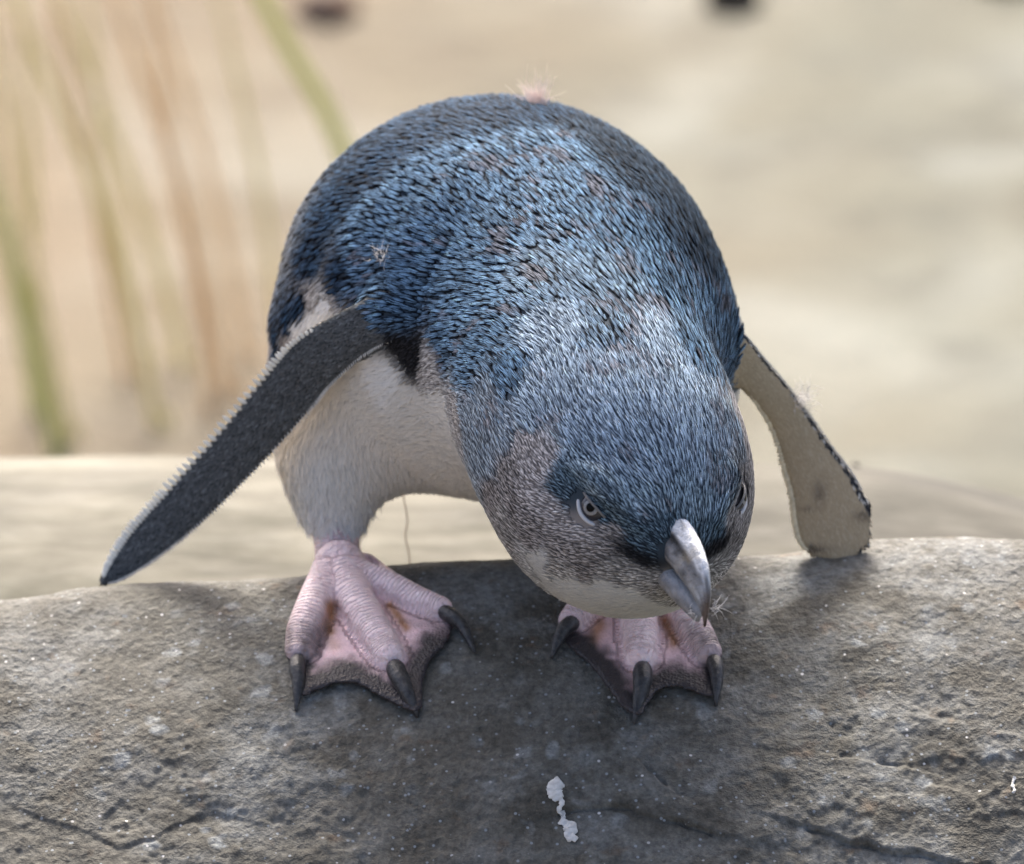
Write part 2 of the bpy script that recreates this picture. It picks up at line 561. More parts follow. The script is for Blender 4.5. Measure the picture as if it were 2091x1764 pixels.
# ------------------------------------------------------------------ penguin: body as one continuous surface
def sweep(nodes, ru, rv, m=3, udir=(1, 0, 0), cap=None):
    """signed distance to an elliptical sweep through nodes (design frame)"""
    A = np.column_stack([np.asarray(nodes, float), np.asarray(ru, float), np.asarray(rv, float)])
    if np.ndim(udir) == 2:
        A = np.column_stack([A, np.asarray(udir, float)])
    else:
        A = np.column_stack([A, np.tile(np.asarray(udir, float), (len(A), 1))])
    if m > 1:
        A = catmull(A, m)
    A[:, 3:5] = np.maximum(A[:, 3:5], 1.5)
    C = A[:, :3]
    def f(P, want_t=False):
        P = np.asarray(P, dtype=np.float32)
        best = np.full(len(P), 1e6, dtype=np.float32)
        bt = np.zeros(len(P), dtype=np.float32)
        for i in range(len(A) - 1):
            a, b = C[i], C[i + 1]
            ab = b - a
            L2 = float(ab @ ab)
            T = ab / math.sqrt(L2)
            u = A[i, 5:8] + A[i + 1, 5:8]
            u = u - T * (u @ T); u /= np.linalg.norm(u)
            v = np.cross(T, u)
            rel = P - a.astype(np.float32)
            tt = rel @ (ab / L2).astype(np.float32)
            t = np.clip(tt, 0, 1)
            w = (tt - t) * math.sqrt(L2)
            r1 = A[i, 3] + t * (A[i + 1, 3] - A[i, 3])
            r2 = A[i, 4] + t * (A[i + 1, 4] - A[i, 4])
            uu = rel @ u.astype(np.float32)
            vv = rel @ v.astype(np.float32)
            mn = np.minimum(r1, r2)
            cw = mn if cap is None else mn * cap
            k = np.sqrt((uu / r1) ** 2 + (vv / r2) ** 2 + (w / cw) ** 2)
            d = (k - 1) * mn
            up = d < best
            best = np.where(up, d, best)
            if want_t:
                bt = np.where(up, (i + t) / (len(A) - 1), bt)
        return (best, bt) if want_t else best
    lo = (C - A[:, 3:5].max(1, keepdims=True)).min(0)
    hi = (C + A[:, 3:5].max(1, keepdims=True)).max(0)
    f.lo, f.hi, f.C, f.A = lo, hi, C, A
    return f

def poly_sdf(X_, Y_, poly):
    n = len(poly)
    d = np.full(X_.shape, 1e9)
    inside = np.zeros(X_.shape, bool)
    for i in range(n):
        ax, ay = poly[i]; bx, by = poly[(i + 1) % n]
        ex, ey = bx - ax, by - ay
        wx, wy = X_ - ax, Y_ - ay
        t = np.clip((wx * ex + wy * ey) / (ex * ex + ey * ey), 0, 1)
        d = np.minimum(d, (wx - ex * t) ** 2 + (wy - ey * t) ** 2)
        c = ((ay > Y_) != (by > Y_)) & (X_ < (bx - ax) * (Y_ - ay) / (by - ay + 1e-9) + ax)
        inside ^= c
    d = np.sqrt(d)
    return np.where(inside, -d, d)

def smin(a, b, k):
    h = np.clip(0.5 + 0.5 * (b - a) / k, 0, 1)
    return b + (a - b) * h - k * h * (1 - h)

# torso, neck and head: rump first, face last  (x, y, depth, half width, half height)
TORSO = [(985, 400, 900, 90, 60), (990, 440, 760, 190, 150), (1000, 490, 600, 285, 250), (1010, 545, 390, 378, 350), (1022, 610, 130, 450, 402),
         (1135, 675, -100, 362, 360), (1178, 750, -300, 292, 308), (1202, 830, -450, 268, 284), (1240, 915, -570, 268, 272),
         (1276, 1000, -665, 252, 248), (1312, 1066, -752, 182, 178), (1340, 1096, -815, 112, 104), (1356, 1108, -850, 62, 56)]
f_torso = sweep([Q(*t[:3]) for t in TORSO], [t[3] for t in TORSO], [t[4] for t in TORSO], 4)

def leg(pts):
    return sweep([Q(*p[:3]) for p in pts], [p[3] for p in pts], [p[4] for p in pts], 3)
f_thighL = leg([(760, 760, 110, 200, 170), (704, 880, 90, 150, 140), (684, 975, 66, 102, 104), (684, 1022, 56, 78, 80), (686, 1048, 48, 60, 62)])
f_thighR = leg([(1330, 760, 60, 170, 180), (1330, 880, 60, 140, 150), (1322, 980, 50, 100, 104), (1312, 1050, 40, 76, 78), (1306, 1090, 36, 60, 62)])

def on_rock(x, y, lift):
    h, n = rock_hit(x, y)
    if h is None:
        z = rock_z(np.array([x - CX]), np.array([y - CY]))[0]
        h = np.array([x - CX, y - CY, z]); n = nrm(np.array([0, -0.9, -0.4]))
    return h + n * lift

def toe(pts):
    c = [on_rock(x, y, r * 0.72) for x, y, r in pts]
    return sweep(c, [p[2] for p in pts], [p[2] * 0.92 for p in pts], 3)

FOOT = {
 'L': dict(shank=[(686, 1060, 44, 52), (688, 1110, 32, 47), (692, 1148, 18, 50), (700, 1180, None, 50)],
   toes=[[(676, 1190, 36), (650, 1245, 37), (630, 1300, 35), (621, 1338, 29)],
         [(704, 1192, 38), (738, 1250, 38), (773, 1306, 36), (800, 1345, 31)],
         [(730, 1188, 32), (790, 1208, 31), (850, 1232, 29), (903, 1253, 26)]],
   hind=[(748, 1150, 22), (776, 1167, 18), (801, 1184, 14)],
   claws=[[(620, 1340), (618, 1366), (617, 1400), (614, 1441)], [(800, 1350), (818, 1382), (838, 1416), (857, 1452)], [(893, 1254), (922, 1268), (948, 1290), (971, 1327)]],
   cr=(24, 29, 24),
   web=[(612, 1320), (612, 1380), (628, 1412), (648, 1403), (690, 1386), (735, 1387), (785, 1412), (846, 1440), (868, 1425), (866, 1385), (884, 1338), (918, 1300), (925, 1262), (900, 1240), (740, 1180), (668, 1180)]),
 'R': dict(shank=[(1306, 1080, 36, 60), (1300, 1120, 26, 52), (1296, 1155, 12, 52), (1292, 1185, None, 50)],
   toes=[[(1262, 1196, 34), (1222, 1228, 33), (1190, 1254, 32), (1165, 1275, 27)],
         [(1290, 1196, 38), (1298, 1255, 38), (1303, 1310, 37), (1306, 1348, 31)],
         [(1326, 1196, 34), (1380, 1252, 35), (1418, 1302, 33), (1440, 1340, 28)]],
   hind=[(1262, 1160, 20), (1240, 1172, 16), (1222, 1184, 12)],
   claws=[[(1180, 1276), (1160, 1288), (1142, 1310), (1124, 1338)], [(1307, 1352), (1307, 1385), (1302, 1422), (1288, 1464)], [(1443, 1340), (1450, 1364), (1455, 1396), (1452, 1430)]],
   cr=(25, 29, 24),
   web=[(1140, 1258), (1140, 1290), (1165, 1318), (1200, 1348), (1236, 1390), (1262, 1428), (1300, 1446), (1318, 1420), (1340, 1396), (1380, 1390), (1412, 1402), (1446, 1408), (1462, 1380), (1462, 1330), (1400, 1215), (1290, 1180), (1210, 1190)]),
}
for k in FOOT:
    F_ = FOOT[k]
    c, r = [], []
    for x, y, d, rad in F_['shank']:
        c.append(on_rock(x, y, rad * 0.7) if d is None else Q(x, y, d)); r.append(rad)
    F_['f_shank'] = sweep(c, r, [v * 0.9 for v in r], 3)
    F_['f_toes'] = [toe(t) for t in F_['toes']]
    hb = F_['hind']
    F_['f_hind'] = sweep([Q(hb[0][0], hb[0][1], 10), Q(hb[1][0], hb[1][1], 6), on_rock(hb[2][0], hb[2][1], 8)], [h[2] for h in hb], [h[2] for h in hb], 3)
    wp = np.array(F_['web'], float)
    wpc = np.vstack([wp, wp[:1]])
    wpc = catmull(wpc, 3)[:-1] - np.array([CX, CY])
    def f_web(P, wpc=wpc):
        d2 = poly_sdf(P[:, 0], P[:, 1], wpc)
        rag = 3.0 * vnoise(P, 9, 91)
        dz = (rock_z(P[:, 0], P[:, 1]) - P[:, 2]) - 12
        h = np.abs(dz) * 0.72 - 9
        a = np.maximum(d2 + rag * sstep(-20, 0, d2), h)
        return a
    f_web.lo = np.array([wpc[:, 0].min(), wpc[:, 1].min(), zmap.min() - 120]); f_web.hi = np.array([wpc[:, 0].max(), wpc[:, 1].max(), 120.0])
    F_['f_web'] = f_web
    F_['wpc'] = wpc

def flipper(pts):
    C = np.array([Q(*p[:3]) for p in pts])
    T = nrm(np.gradient(C, axis=0))
    U = np.array([[-t[1], t[0], 0] for t in T])
    U = nrm(U) + np.array([[0, 0, p[5]] for p in pts])
    U = nrm(U - T * (U * T).sum(1, keepdims=True))
    return sweep(C, [p[3] for p in pts], [p[4] for p in pts], 4, U, cap=1.6), U
FL_L = [(915, 655, -262, 60, 48, .2), (862, 642, -292, 54, 36, .2), (807, 644, -298, 51, 24, .2), (730, 676, -255, 52, 17, .2), (645, 735, -180, 61, 15, .2), (592, 795, -130, 61, 13.5, .2), (485, 920, -40, 56, 13, .2),
        (375, 1035, 25, 51, 12, .2), (300, 1105, 50, 43, 10, .2), (245, 1158, 60, 28, 8, .2), (210, 1189, 64, 11, 5, .2)]
FL_R = [(1400, 690, -200, 60, 45, 0), (1455, 690, -175, 52, 28, 0), (1492, 716, -150, 45, 18, 0), (1530, 757, -115, 40, 14, 0), (1575, 806, -85, 38, 13, 0), (1615, 864, -60, 42, 13, 0), (1650, 936, -50, 55, 13, 0),
        (1678, 990, -54, 67, 13, 0), (1696, 1040, -60, 79, 12, 0), (1710, 1076, -64, 84, 11, 0), (1722, 1106, -68, 75, 9, 0), (1728, 1126, -71, 52, 6, 0), (1732, 1136, -73, 22, 4, 0)]
f_flL, UL = flipper(FL_L)
f_flR, UR = flipper(FL_R)

# head frame
Fv = nrm(np.array([0.375, 0.54, -0.755]))
Uv = np.array([0.20, -0.80, -0.56]); Uv = nrm(Uv - Fv * (Uv @ Fv))
Lv = np.cross(Uv, Fv)

def trace(x, y, f=f_torso):
    d0 = -1300.0
    for _ in range(160):
        p = Q(x, y, d0)
        v = float(f(p[None])[0])
        if v < 0.4:
            return p
        d0 += max(v * 0.8, 0.3)
        if d0 > 1000:
            break
    return None

# brow ridge over each eye (mirrored through the head's middle plane)
B0 = Q(1366, 1104, 0)
B0[2] = -850
HM = Q(1314, 1068, -755)
B0 = HM + Fv * 126 + Uv * 44      # the bill sits on the middle plane of the head
def mirror(p, o=HM):
    p = np.asarray(p, float)
    return p - 2 * ((p - o) @ Lv)[..., None] * Lv if p.ndim > 1 else p - 2 * float((p - o) @ Lv) * Lv
br = [(1178, 958, 8), (1205, 970, 17), (1230, 991, 25), (1257, 1019, 24), (1280, 1046, 17), (1312, 1080, 8)]
brow_c = []
for x, y, r in br:
    p = trace(x, y)
    e = 1.5
    g = np.array([float(f_torso((p + dv)[None])[0]) - float(f_torso((p - dv)[None])[0]) for dv in np.eye(3) * e])
    brow_c.append(p - nrm(g) * (r * 0.12))
f_browL = sweep(brow_c, [b[2] for b in br], [b[2] for b in br], 3)
f_browR = sweep([mirror(c) for c in brow_c], [b[2] for b in br], [b[2] for b in br], 3)

H = 6.2
LO = np.array([-880.0, -740.0, -1080.0]); HI = np.array([730.0, 600.0, 990.0])
nn = np.ceil((HI - LO) / H / 4).astype(int) * 4 + 1
axs = [LO[i] + H * np.arange(nn[i]) for i in range(3)]
# torso on a coarse lattice, upsampled
def upsample(V, ax):
    n = V.shape[ax]
    idx = np.arange((n - 1) * 4 + 1) / 4.0
    i = np.minimum(idx.astype(int), n - 2)
    t = (idx - i).astype(np.float32)
    im = np.maximum(i - 1, 0); ip = np.minimum(i + 2, n - 1)
    sh = [1, 1, 1]; sh[ax] = len(idx); t = t.reshape(sh)
    a, b, c, d = (np.take(V, q, ax) for q in (im, i, i + 1, ip))
    return (0.5 * (2 * b + (c - a) * t + (2 * a - 5 * b + 4 * c - d) * t * t + (3 * b - a - 3 * c + d) * t ** 3)).astype(np.float32)
cg = np.stack(np.meshgrid(axs[0][::4], axs[1][::4], axs[2][::4], indexing='ij'), -1)
cp = cg.reshape(-1, 3)
big = f_torso(cp)
big = smin(big, f_thighL(cp), 110)
big = smin(big, f_thighR(cp), 110)
vol = big.reshape(cg.shape[:3]).astype(np.float32)
for ax in range(3):
    vol = upsample(vol, ax)

def blend(f, k, pad=40):
    i0 = np.maximum(((f.lo - pad - LO) / H).astype(int), 0)
    i1 = np.minimum(((f.hi + pad - LO) / H).astype(int) + 1, np.array(vol.shape))
    if (i1 <= i0).any():
        return
    g = np.stack(np.meshgrid(*[axs[q][i0[q]:i1[q]] for q in range(3)], indexing='ij'), -1)
    sl = tuple(slice(i0[q], i1[q]) for q in range(3))
    d = f(g.reshape(-1, 3)).reshape(g.shape[:3]).astype(np.float32)
    vol[sl] = smin(vol[sl], d, k)
blend(f_browL, 16); blend(f_browR, 16)
blend(f_flL, 26); blend(f_flR, 22)
for k in FOOT:
    F_ = FOOT[k]
    blend(F_['f_shank'], 18)
    for t in F_['f_toes']:
        blend(t, 16)
    blend(F_['f_hind'], 10)
    blend(F_['f_web'], 9)

def surface_nets(vol):
    s = vol < 0
    sh = np.array(vol.shape) - 1
    acc = np.zeros(tuple(sh), np.uint8)
    for a in (0, 1):
        for b in (0, 1):
            for c in (0, 1):
                acc += s[a:sh[0] + a, b:sh[1] + b, c:sh[2] + c]
    act = (acc > 0) & (acc < 8)
    cells = np.argwhere(act)
    idx = np.full(tuple(sh), -1, np.int32)
    idx[act] = np.arange(len(cells))
    corner = {}
    for a in (0, 1):
        for b in (0, 1):
            for c in (0, 1):
                corner[a, b, c] = vol[cells[:, 0] + a, cells[:, 1] + b, cells[:, 2] + c].astype(np.float64)
    sm = np.zeros((len(cells), 3)); ct = np.zeros(len(cells))
    ks = list(corner)
    for p in ks:
        for q in ks:
            if q > p and sum(abs(i - j) for i, j in zip(p, q)) == 1:
                va, vb = corner[p], corner[q]
                m = (va < 0) != (vb < 0)
                t = np.where(m, va / np.where(m, va - vb, 1), 0)
                pt = np.array(p)[None] + t[:, None] * (np.array(q) - np.array(p))[None]
                sm[m] += pt[m]; ct[m] += 1
    V = LO + H * (cells + sm / ct[:, None])
    faces = []
    for ax in range(3):
        o1, o2 = [i for i in range(3) if i != ax]
        sl0 = [slice(None)] * 3; sl1 = [slice(None)] * 3
        sl0[ax] = slice(0, -1); sl1[ax] = slice(1, None)
        cr = s[tuple(sl0)] != s[tuple(sl1)]
        e = np.argwhere(cr)
        ok = (e[:, o1] > 0) & (e[:, o2] > 0) & (e[:, o1] < vol.shape[o1] - 1) & (e[:, o2] < vol.shape[o2] - 1)
        e = e[ok]
        def cell(d1, d2):
            c = e.copy(); c[:, o1] += d1; c[:, o2] += d2
            return idx[c[:, 0], c[:, 1], c[:, 2]]
        q = np.stack([cell(-1, -1), cell(0, -1), cell(0, 0), cell(-1, 0)], -1)
        inside = s[e[:, 0], e[:, 1], e[:, 2]]
        flip = inside if ax != 1 else ~inside
        q[~flip] = q[~flip][:, ::-1]
        faces.append(q)
    return V, np.vstack(faces)

BV, BF = surface_nets(vol)
for _ in range(2):   # light smoothing of the lattice
    acc = np.zeros_like(BV); cnt = np.zeros(len(BV))
    for a in range(4):
        for b in ((a + 1) % 4, (a + 3) % 4):
            np.add.at(acc, BF[:, a], BV[BF[:, b]]); np.add.at(cnt, BF[:, a], 1)
    BV = 0.5 * BV + 0.5 * acc / cnt[:, None]
def vert_normals(V, F):
    n = np.cross(V[F[:, 2]] - V[F[:, 0]], V[F[:, 3]] - V[F[:, 1]])
    vn = np.zeros_like(V)
    for a in range(4):
        np.add.at(vn, F[:, a], n)
    return nrm(vn)
BN = vert_normals(BV, BF)

# ---- regions of the body surface
def pix(V):
    k = 1.0 + V[:, 2] / DPX
    return V[:, 0] / k + CX, V[:, 1] / k + CY
d_torso, t_torso = f_torso(BV, True)
d_thigh = np.minimum(f_thighL(BV), f_thighR(BV))
d_fl = f_flL(BV, True); d_fr = f_flR(BV, True)
d_foot = np.full(len(BV), 1e6)
for k in FOOT:
    F_ = FOOT[k]
    d_foot = np.minimum(d_foot, F_['f_shank'](BV))
    for t in F_['f_toes'] + [F_['f_hind']]:
        d_foot = np.minimum(d_foot, t(BV))
    m = (BV[:, 1] + CY > 1150)
    w = F_['f_web'](BV)
    d_foot = np.where(m, np.minimum(d_foot, w), d_foot)
pxv, pyv = pix(BV)
hem = 1066 + 12 * vnoise(BV, 22, 5)
is_foot = (BV[:, 1] + CY > hem) & (d_foot < 12) & (d_torso > 8)
is_flL = (d_fl[1] > 0.22 + .03 * vnoise(BV, 25, 3)) & (d_fl[0] < 3.5) & (d_torso > 3) & (d_fl[0] < d_torso - 3)
is_flR = (d_fr[0] < 3.5) & (d_torso > 3) & (d_fr[0] < d_torso - 3)
region = np.zeros(len(BV), int)          # 0 feathers, 1 flipper left, 2 flipper right, 3 foot skin
region[is_flL] = 1; region[is_flR] = 2; region[is_foot] = 3

body_bvh = BVHTree.FromPolygons([Vector(v) for v in BV], [tuple(f) for f in BF.tolist()])
def body_hit(x, y):
    d = nrm(Q(x, y, 1000) - Q(x, y, -1400))
    h = body_bvh.ray_cast(Vector(Q(x, y, -1400)), Vector(d))
    if h[0] is None:
        return None, None
    n = np.array(h[1])
    if n @ d > 0:
        n = -n
    return np.array(h[0]), n

# ---- plumage map: anchors (picture x, y) on the visible side plus anchors out of sight
CLS = {  # light barb colour, dark base colour, length, width
 'back':  ((.22, .38, .57), (.007, .009, .013), 41, 12.5),
 'nape':  ((.33, .47, .62), (.008, .010, .014), 41, 12),
 'rump':  ((.040, .090, .165), (.0035, .0045, .007), 38, 12.5),
 'rumpg': ((.062, .105, .16), (.005, .006, .008), 36, 12),
 'should': ((.23, .40, .60), (.007, .009, .013), 43, 12.5),
 'crown': ((.47, .60, .73), (.045, .060, .080), 32, 6.2),
 'fore':  ((.40, .53, .63), (.034, .047, .062), 22, 6),
 'lore':  ((.19, .28, .35), (.018, .025, .033), 18, 5.5),
 'cheek': ((.68, .64, .62), (.20, .18, .17), 18, 6),
 'cheekd': ((.50, .465, .445), (.10, .09, .084), 18, 6),
 'jaw':   ((.62, .60, .57), (.17, .158, .145), 18, 6),
 'dark':  ((.03, .03, .033), (.012, .012, .013), 16, 6),
 'chin':  ((.66, .66, .63), (.52, .52, .50), 18, 6),
 'side':  ((.44, .54, .63), (.07, .078, .092), 27, 8),
 'fringe': ((.55, .52, .48), (.22, .20, .19), 26, 7),
 'belly': ((.78, .755, .69), (.62, .59, .53), 40, 7),
 'bellyw': ((.86, .85, .81), (.72, .70, .65), 40, 7),
}
CN = list(CLS)
ANCH = [
 (1060, 230, 'rump'), (900, 250, 'rump'), (780, 320, 'rump'), (700, 420, 'rump'), (650, 520, 'rump'), (1250, 300, 'rumpg'), (1340, 380, 'rumpg'), (1400, 460, 'rumpg'), (1430, 540, 'rumpg'),
 (700, 560, 'rump'), (620, 620, 'rump'), (850, 420, 'back'), (760, 480, 'back'), (1000, 380, 'back'), (1130, 420, 'back'), (1250, 450, 'back'), (1330, 520, 'back'), (1150, 320, 'back'),
 (1000, 520, 'back'), (1130, 560, 'nape'), (1250, 580, 'nape'), (1380, 600, 'back'), (1450, 620, 'should'), (1480, 680, 'should'), (1440, 740, 'should'), (1200, 500, 'back'),
 (880, 560, 'should'), (850, 620, 'should'), (920, 680, 'should'), (960, 760, 'should'), (1000, 640, 'back'), (1000, 830, 'side'), (990, 700, 'should'), (1040, 780, 'should'),
 (1150, 690, 'crown'), (1250, 680, 'nape'), (1350, 700, 'crown'), (1250, 770, 'crown'), (1400, 800, 'crown'), (1120, 800, 'crown'), (1300, 880, 'crown'), (1450, 880, 'crown'), (1200, 880, 'crown'),
 (1500, 900, 'crown'), (1100, 860, 'crown'), (1350, 960, 'crown'), (1430, 960, 'crown'), (1260, 940, 'crown'), (1400, 1020, 'fore'), (1320, 1030, 'fore'), (1450, 1040, 'fore'), (1480, 980, 'fore'),
 (1230, 990, 'fore'), (1180, 960, 'fore'), (1290, 1080, 'lore'), (1250, 1050, 'lore'), (1170, 985, 'lore'), (1340, 1090, 'lore'), (1300, 1120, 'lore'), (1450, 1090, 'lore'), (1260, 1090, 'cheekd'),
 (1150, 1000, 'lore'), (1490, 1090, 'cheekd'), (1520, 1060, 'cheek'), (1520, 1000, 'cheekd'), (1490, 1140, 'cheek'),
 (1080, 910, 'cheek'), (1110, 960, 'cheek'), (1090, 1000, 'cheek'), (1130, 1040, 'cheek'), (1170, 1080, 'cheek'), (1060, 1040, 'cheekd'), (1100, 1090, 'cheekd'), (1210, 1090, 'cheek'),
 (1160, 1130, 'cheekd'), (1210, 1130, 'cheekd'), (1255, 1118, 'cheekd'), (1285, 1134, 'dark'), (1312, 1142, 'dark'), (1262, 1120, 'dark'), (1260, 1155, 'jaw'), (1300, 1180, 'jaw'), (1335, 1205, 'jaw'), (1210, 1165, 'cheekd'), (1150, 1165, 'jaw'),
 (1040, 960, 'cheekd'), (1010, 900, 'side'), (1000, 960, 'side'), (1030, 900, 'side'), (985, 930, 'side'), (960, 860, 'side'), (938, 850, 'fringe'), (1010, 1020, 'cheekd'), (1030, 1070, 'jaw'), (950, 830, 'side'),
 (1180, 1205, 'chin'), (1250, 1200, 'chin'), (1250, 1240, 'chin'), (1330, 1245, 'chin'), (1120, 1150, 'chin'), (1380, 1240, 'chin'), (1310, 1215, 'chin'), (1290, 1260, 'chin'), (1200, 1230, 'chin'),
 (700, 590, 'rump'), (740, 585, 'should'), (760, 610, 'should'), (600, 650, 'rump'), (572, 690, 'rump'), (560, 735, 'fringe'), (600, 640, 'rump'), (640, 605, 'fringe'), (690, 600, 'fringe'), (680, 615, 'bellyw'), (640, 640, 'bellyw'), (600, 680, 'fringe'), (620, 665, 'bellyw'),
 (830, 710, 'dark'), (850, 725, 'dark'), (880, 750, 'fringe'), (800, 770, 'bellyw'), (730, 800, 'belly'), (650, 880, 'belly'), (850, 820, 'belly'), (900, 850, 'belly'), (920, 920, 'belly'), (800, 900, 'belly'),
 (620, 960, 'belly'), (690, 1000, 'belly'), (680, 1060, 'bellyw'), (720, 1060, 'bellyw'), (740, 950, 'belly'), (570, 900, 'belly'),
]
AP, AI = [], []
for x, y, c in ANCH:
    h, n = body_hit(x, y)
    if h is not None:
        AP.append(h); AI.append(CN.index(c))
AP = list(AP)
# far side: mirror the right cheek, dark tail, white underside
for tt, up, c in [(0.02, -1, 'rump'), (0.12, -1, 'rump'), (0.22, -1, 'rump'), (0.02, 1, 'belly'), (0.12, 1, 'belly'), (0.22, 1, 'belly'), (0.32, 1, 'belly'), (0.42, 1, 'belly'), (0.5, 1, 'belly'), (0.58, 1, 'belly'), (0.66, 1, 'chin'), (0.75, 1, 'chin')]:
    A_ = f_torso.A; i = int(tt * (len(A_) - 1))
    T = nrm(A_[min(i + 1, len(A_) - 1), :3] - A_[i, :3])
    v = np.cross(T, np.array([1.0, 0, 0])); v = nrm(v)
    if v[1] < 0: v = -v
    for sx_ in (-0.6, 0, 0.6):
        AP.append(A_[i, :3] + (up * v * math.sqrt(1 - sx_ ** 2)) * A_[i, 4] + np.array([sx_ * A_[i, 3], 0, 0])); AI.append(CN.index(c))
for x, y, c in ANCH:      # mirrored head anchors
    if c in ('cheek', 'cheekd', 'jaw', 'side', 'dark') and 1040 < x < 1340 and y > 880:
        h, n = body_hit(x, y)
        if h is not None:
            AP.append(mirror(h)); AI.append(CN.index(c))
AP = np.array(AP); AI = np.array(AI)
LIGHT = np.array([CLS[c][0] for c in CN]); DARK = np.array([CLS[c][1] for c in CN]); LEN = np.array([CLS[c][2] for c in CN]); WID = np.array([CLS[c][3] for c in CN])

def plume(P):
    """light, dark, length, width at surface points"""
    P = P + 14 * np.stack([vnoise(P, 40, 201), vnoise(P, 40, 202), vnoise(P, 40, 203)], -1)
    out_l = np.zeros((len(P), 3)); out_d = np.zeros((len(P), 3)); ol = np.zeros(len(P)); ow = np.zeros(len(P))
    for a in range(0, len(P), 20000):
        q = P[a:a + 20000]
        d2 = ((q[:, None, :] - AP[None]) ** 2).sum(-1) + 30.0
        w = 1.0 / d2 ** 3
        w /= w.sum(1, keepdims=True)
        out_l[a:a + 20000] = w @ LIGHT[AI]; out_d[a:a + 20000] = w @ DARK[AI]
        ol[a:a + 20000] = w @ LEN[AI]; ow[a:a + 20000] = w @ WID[AI]
    return out_l, out_d, ol, ow

FLOWA = [(1400, 1050, -.1, -1), (1300, 1010, -.62, -.78), (1230, 940, -.55, -.83), (1450, 900, .02, -1), (1350, 800, -.12, -1), (1250, 700, -.25, -.95), (1150, 800, -.45, -.88), (1060, 830, -.75, -.6), (1000, 830, -.85, -.5),
 (960, 740, -.97, -.25), (900, 650, -1, -.1), (860, 600, -.95, -.3), (1000, 620, -.88, -.45), (1060, 680, -.75, -.62), (1150, 600, -.5, -.86), (1280, 600, -.15, -1), (1400, 620, .3, -.95), (1450, 700, .75, -.6), (1480, 650, .8, -.5), (1430, 540, .1, -1),
 (1300, 380, -.15, -1), (1150, 400, -.35, -.93), (1000, 420, -.6, -.8), (1000, 280, -.5, -.85), (820, 420, -.8, -.55), (700, 460, -.95, -.2), (780, 330, -.85, -.5), (640, 560, -.95, .2), (620, 640, -.8, .6), (720, 570, -.95, .1),
 (1080, 940, -.75, -.65), (1100, 1030, -.95, -.2), (1180, 1080, -.97, .05), (1150, 1150, -1, -.1), (1250, 1130, -1, -.15), (1250, 1220, -1, -.05), (1340, 1220, -.9, -.3), (1040, 1010, -.9, -.4), (1000, 900, -.8, -.6),
 (1480, 1090, .5, -.85), (1520, 1000, .3, -.95), (1300, 1090, -.85, -.5), (1210, 990, -.75, -.65),
 (650, 850, -.5, .85), (800, 850, -.85, .5), (900, 880, -.9, .4), (680, 1020, .05, 1), (600, 960, .0, 1), (730, 960, .0, 1), (690, 640, -.7, .7), (830, 730, -.8, .5)]
FP, FD = [], []
for x, y, a, b in FLOWA:
    h, n = body_hit(x, y)
    if h is None: continue
    v = np.array([a, b, 0.0]); v = v - n * (v @ n)
    FP.append(h); FD.append(nrm(v))
# out of sight: towards the tail along the back and down over the belly
for i in range(0, len(f_torso.A) - 1, 3):
    A_ = f_torso.A; T = nrm(A_[i, :3] - A_[i + 1, :3])
    for w_ in np.linspace(0, 2 * math.pi, 9)[:-1]:
        p = A_[i, :3] + np.array([math.cos(w_) * A_[i, 3], math.sin(w_) * A_[i, 4] * 0.8, math.sin(w_) * A_[i, 4] * 0.6])
        if p[2] > 250 or math.sin(w_) > 0.6 or i < 12:
            FP.append(p); FD.append(T)
FP = np.array(FP); FD = np.array(FD)
def flow(P, Nrm):
    out = np.zeros_like(P)
    for a in range(0, len(P), 20000):
        q = P[a:a + 20000]
        d2 = ((q[:, None, :] - FP[None]) ** 2).sum(-1) + 400.0
        w = 1.0 / d2 ** 2
        out[a:a + 20000] = (w @ FD) / w.sum(1, keepdims=True)
    out = out - Nrm * (out * Nrm).sum(1, keepdims=True)
    return nrm(out)

# ---- colour of the body surface itself
bl, bd, _, _ = plume(BV)
bcol = bd * 0.8 + bl * 0.1
FL_DARK = np.array([.06, .065, .068]); FL_PALE = np.array([.48, .385, .25])
def flip_side(V, Nn_, fs, U):
    """signed position across the flipper (-1..1) and dorsal/ventral"""
    A_ = fs.A
    d2 = ((V[:, None, :] - A_[None, :, :3]) ** 2).sum(-1)
    i = d2.argmin(1)
    rel = V - A_[i, :3]
    u = nrm(A_[i, 5:8])
    return (rel * u).sum(1) / A_[i, 3], i / (len(A_) - 1)
m1 = np.where(region == 1)[0]
a1, t1 = flip_side(BV[m1], BN[m1], f_flL, UL)
dors1 = sstep(-0.25, 0.15, -BN[m1][:, 2] - 0.1)       # upper side faces the lens
bcol[m1] = FL_DARK * dors1[:, None] + FL_PALE * (1 - dors1[:, None])
m2 = np.where(region == 2)[0]
a2, t2 = flip_side(BV[m2], BN[m2], f_flR, UR)
vent2 = sstep(-0.2, 0.2, -BN[m2][:, 2])                # under side faces the lens
bcol[m2] = FL_PALE * vent2[:, None] + FL_DARK * (1 - vent2[:, None])
pm2x, pm2y = pix(BV[m2])
nz2 = vnoise(BV[m2], 26, 61)
lead = sstep(0.72, 0.86, -a2 if False else np.abs(a2)) * (pm2x - np.interp(pm2y, [p[1] for p in FL_R], [p[0] for p in FL_R]) > 0)
bcol[m2] = bcol[m2] * (1 - 0.85 * lead[:, None]) + np.array([.05, .05, .052]) * 0.85 * lead[:, None]
for (x, y, rx, ry, s_) in [(1672, 1003, 13, 22, .55), (1655, 1118, 34, 9, .8), (1762, 1050, 20, 10, .6), (1650, 1035, 18, 4, .5)]:
    k = np.exp(-(((pm2x - x) / rx) ** 2 + ((pm2y - y) / ry) ** 2)) * s_
    bcol[m2] = bcol[m2] * (1 - k[:, None]) + np.array([.045, .035, .03]) * k[:, None]
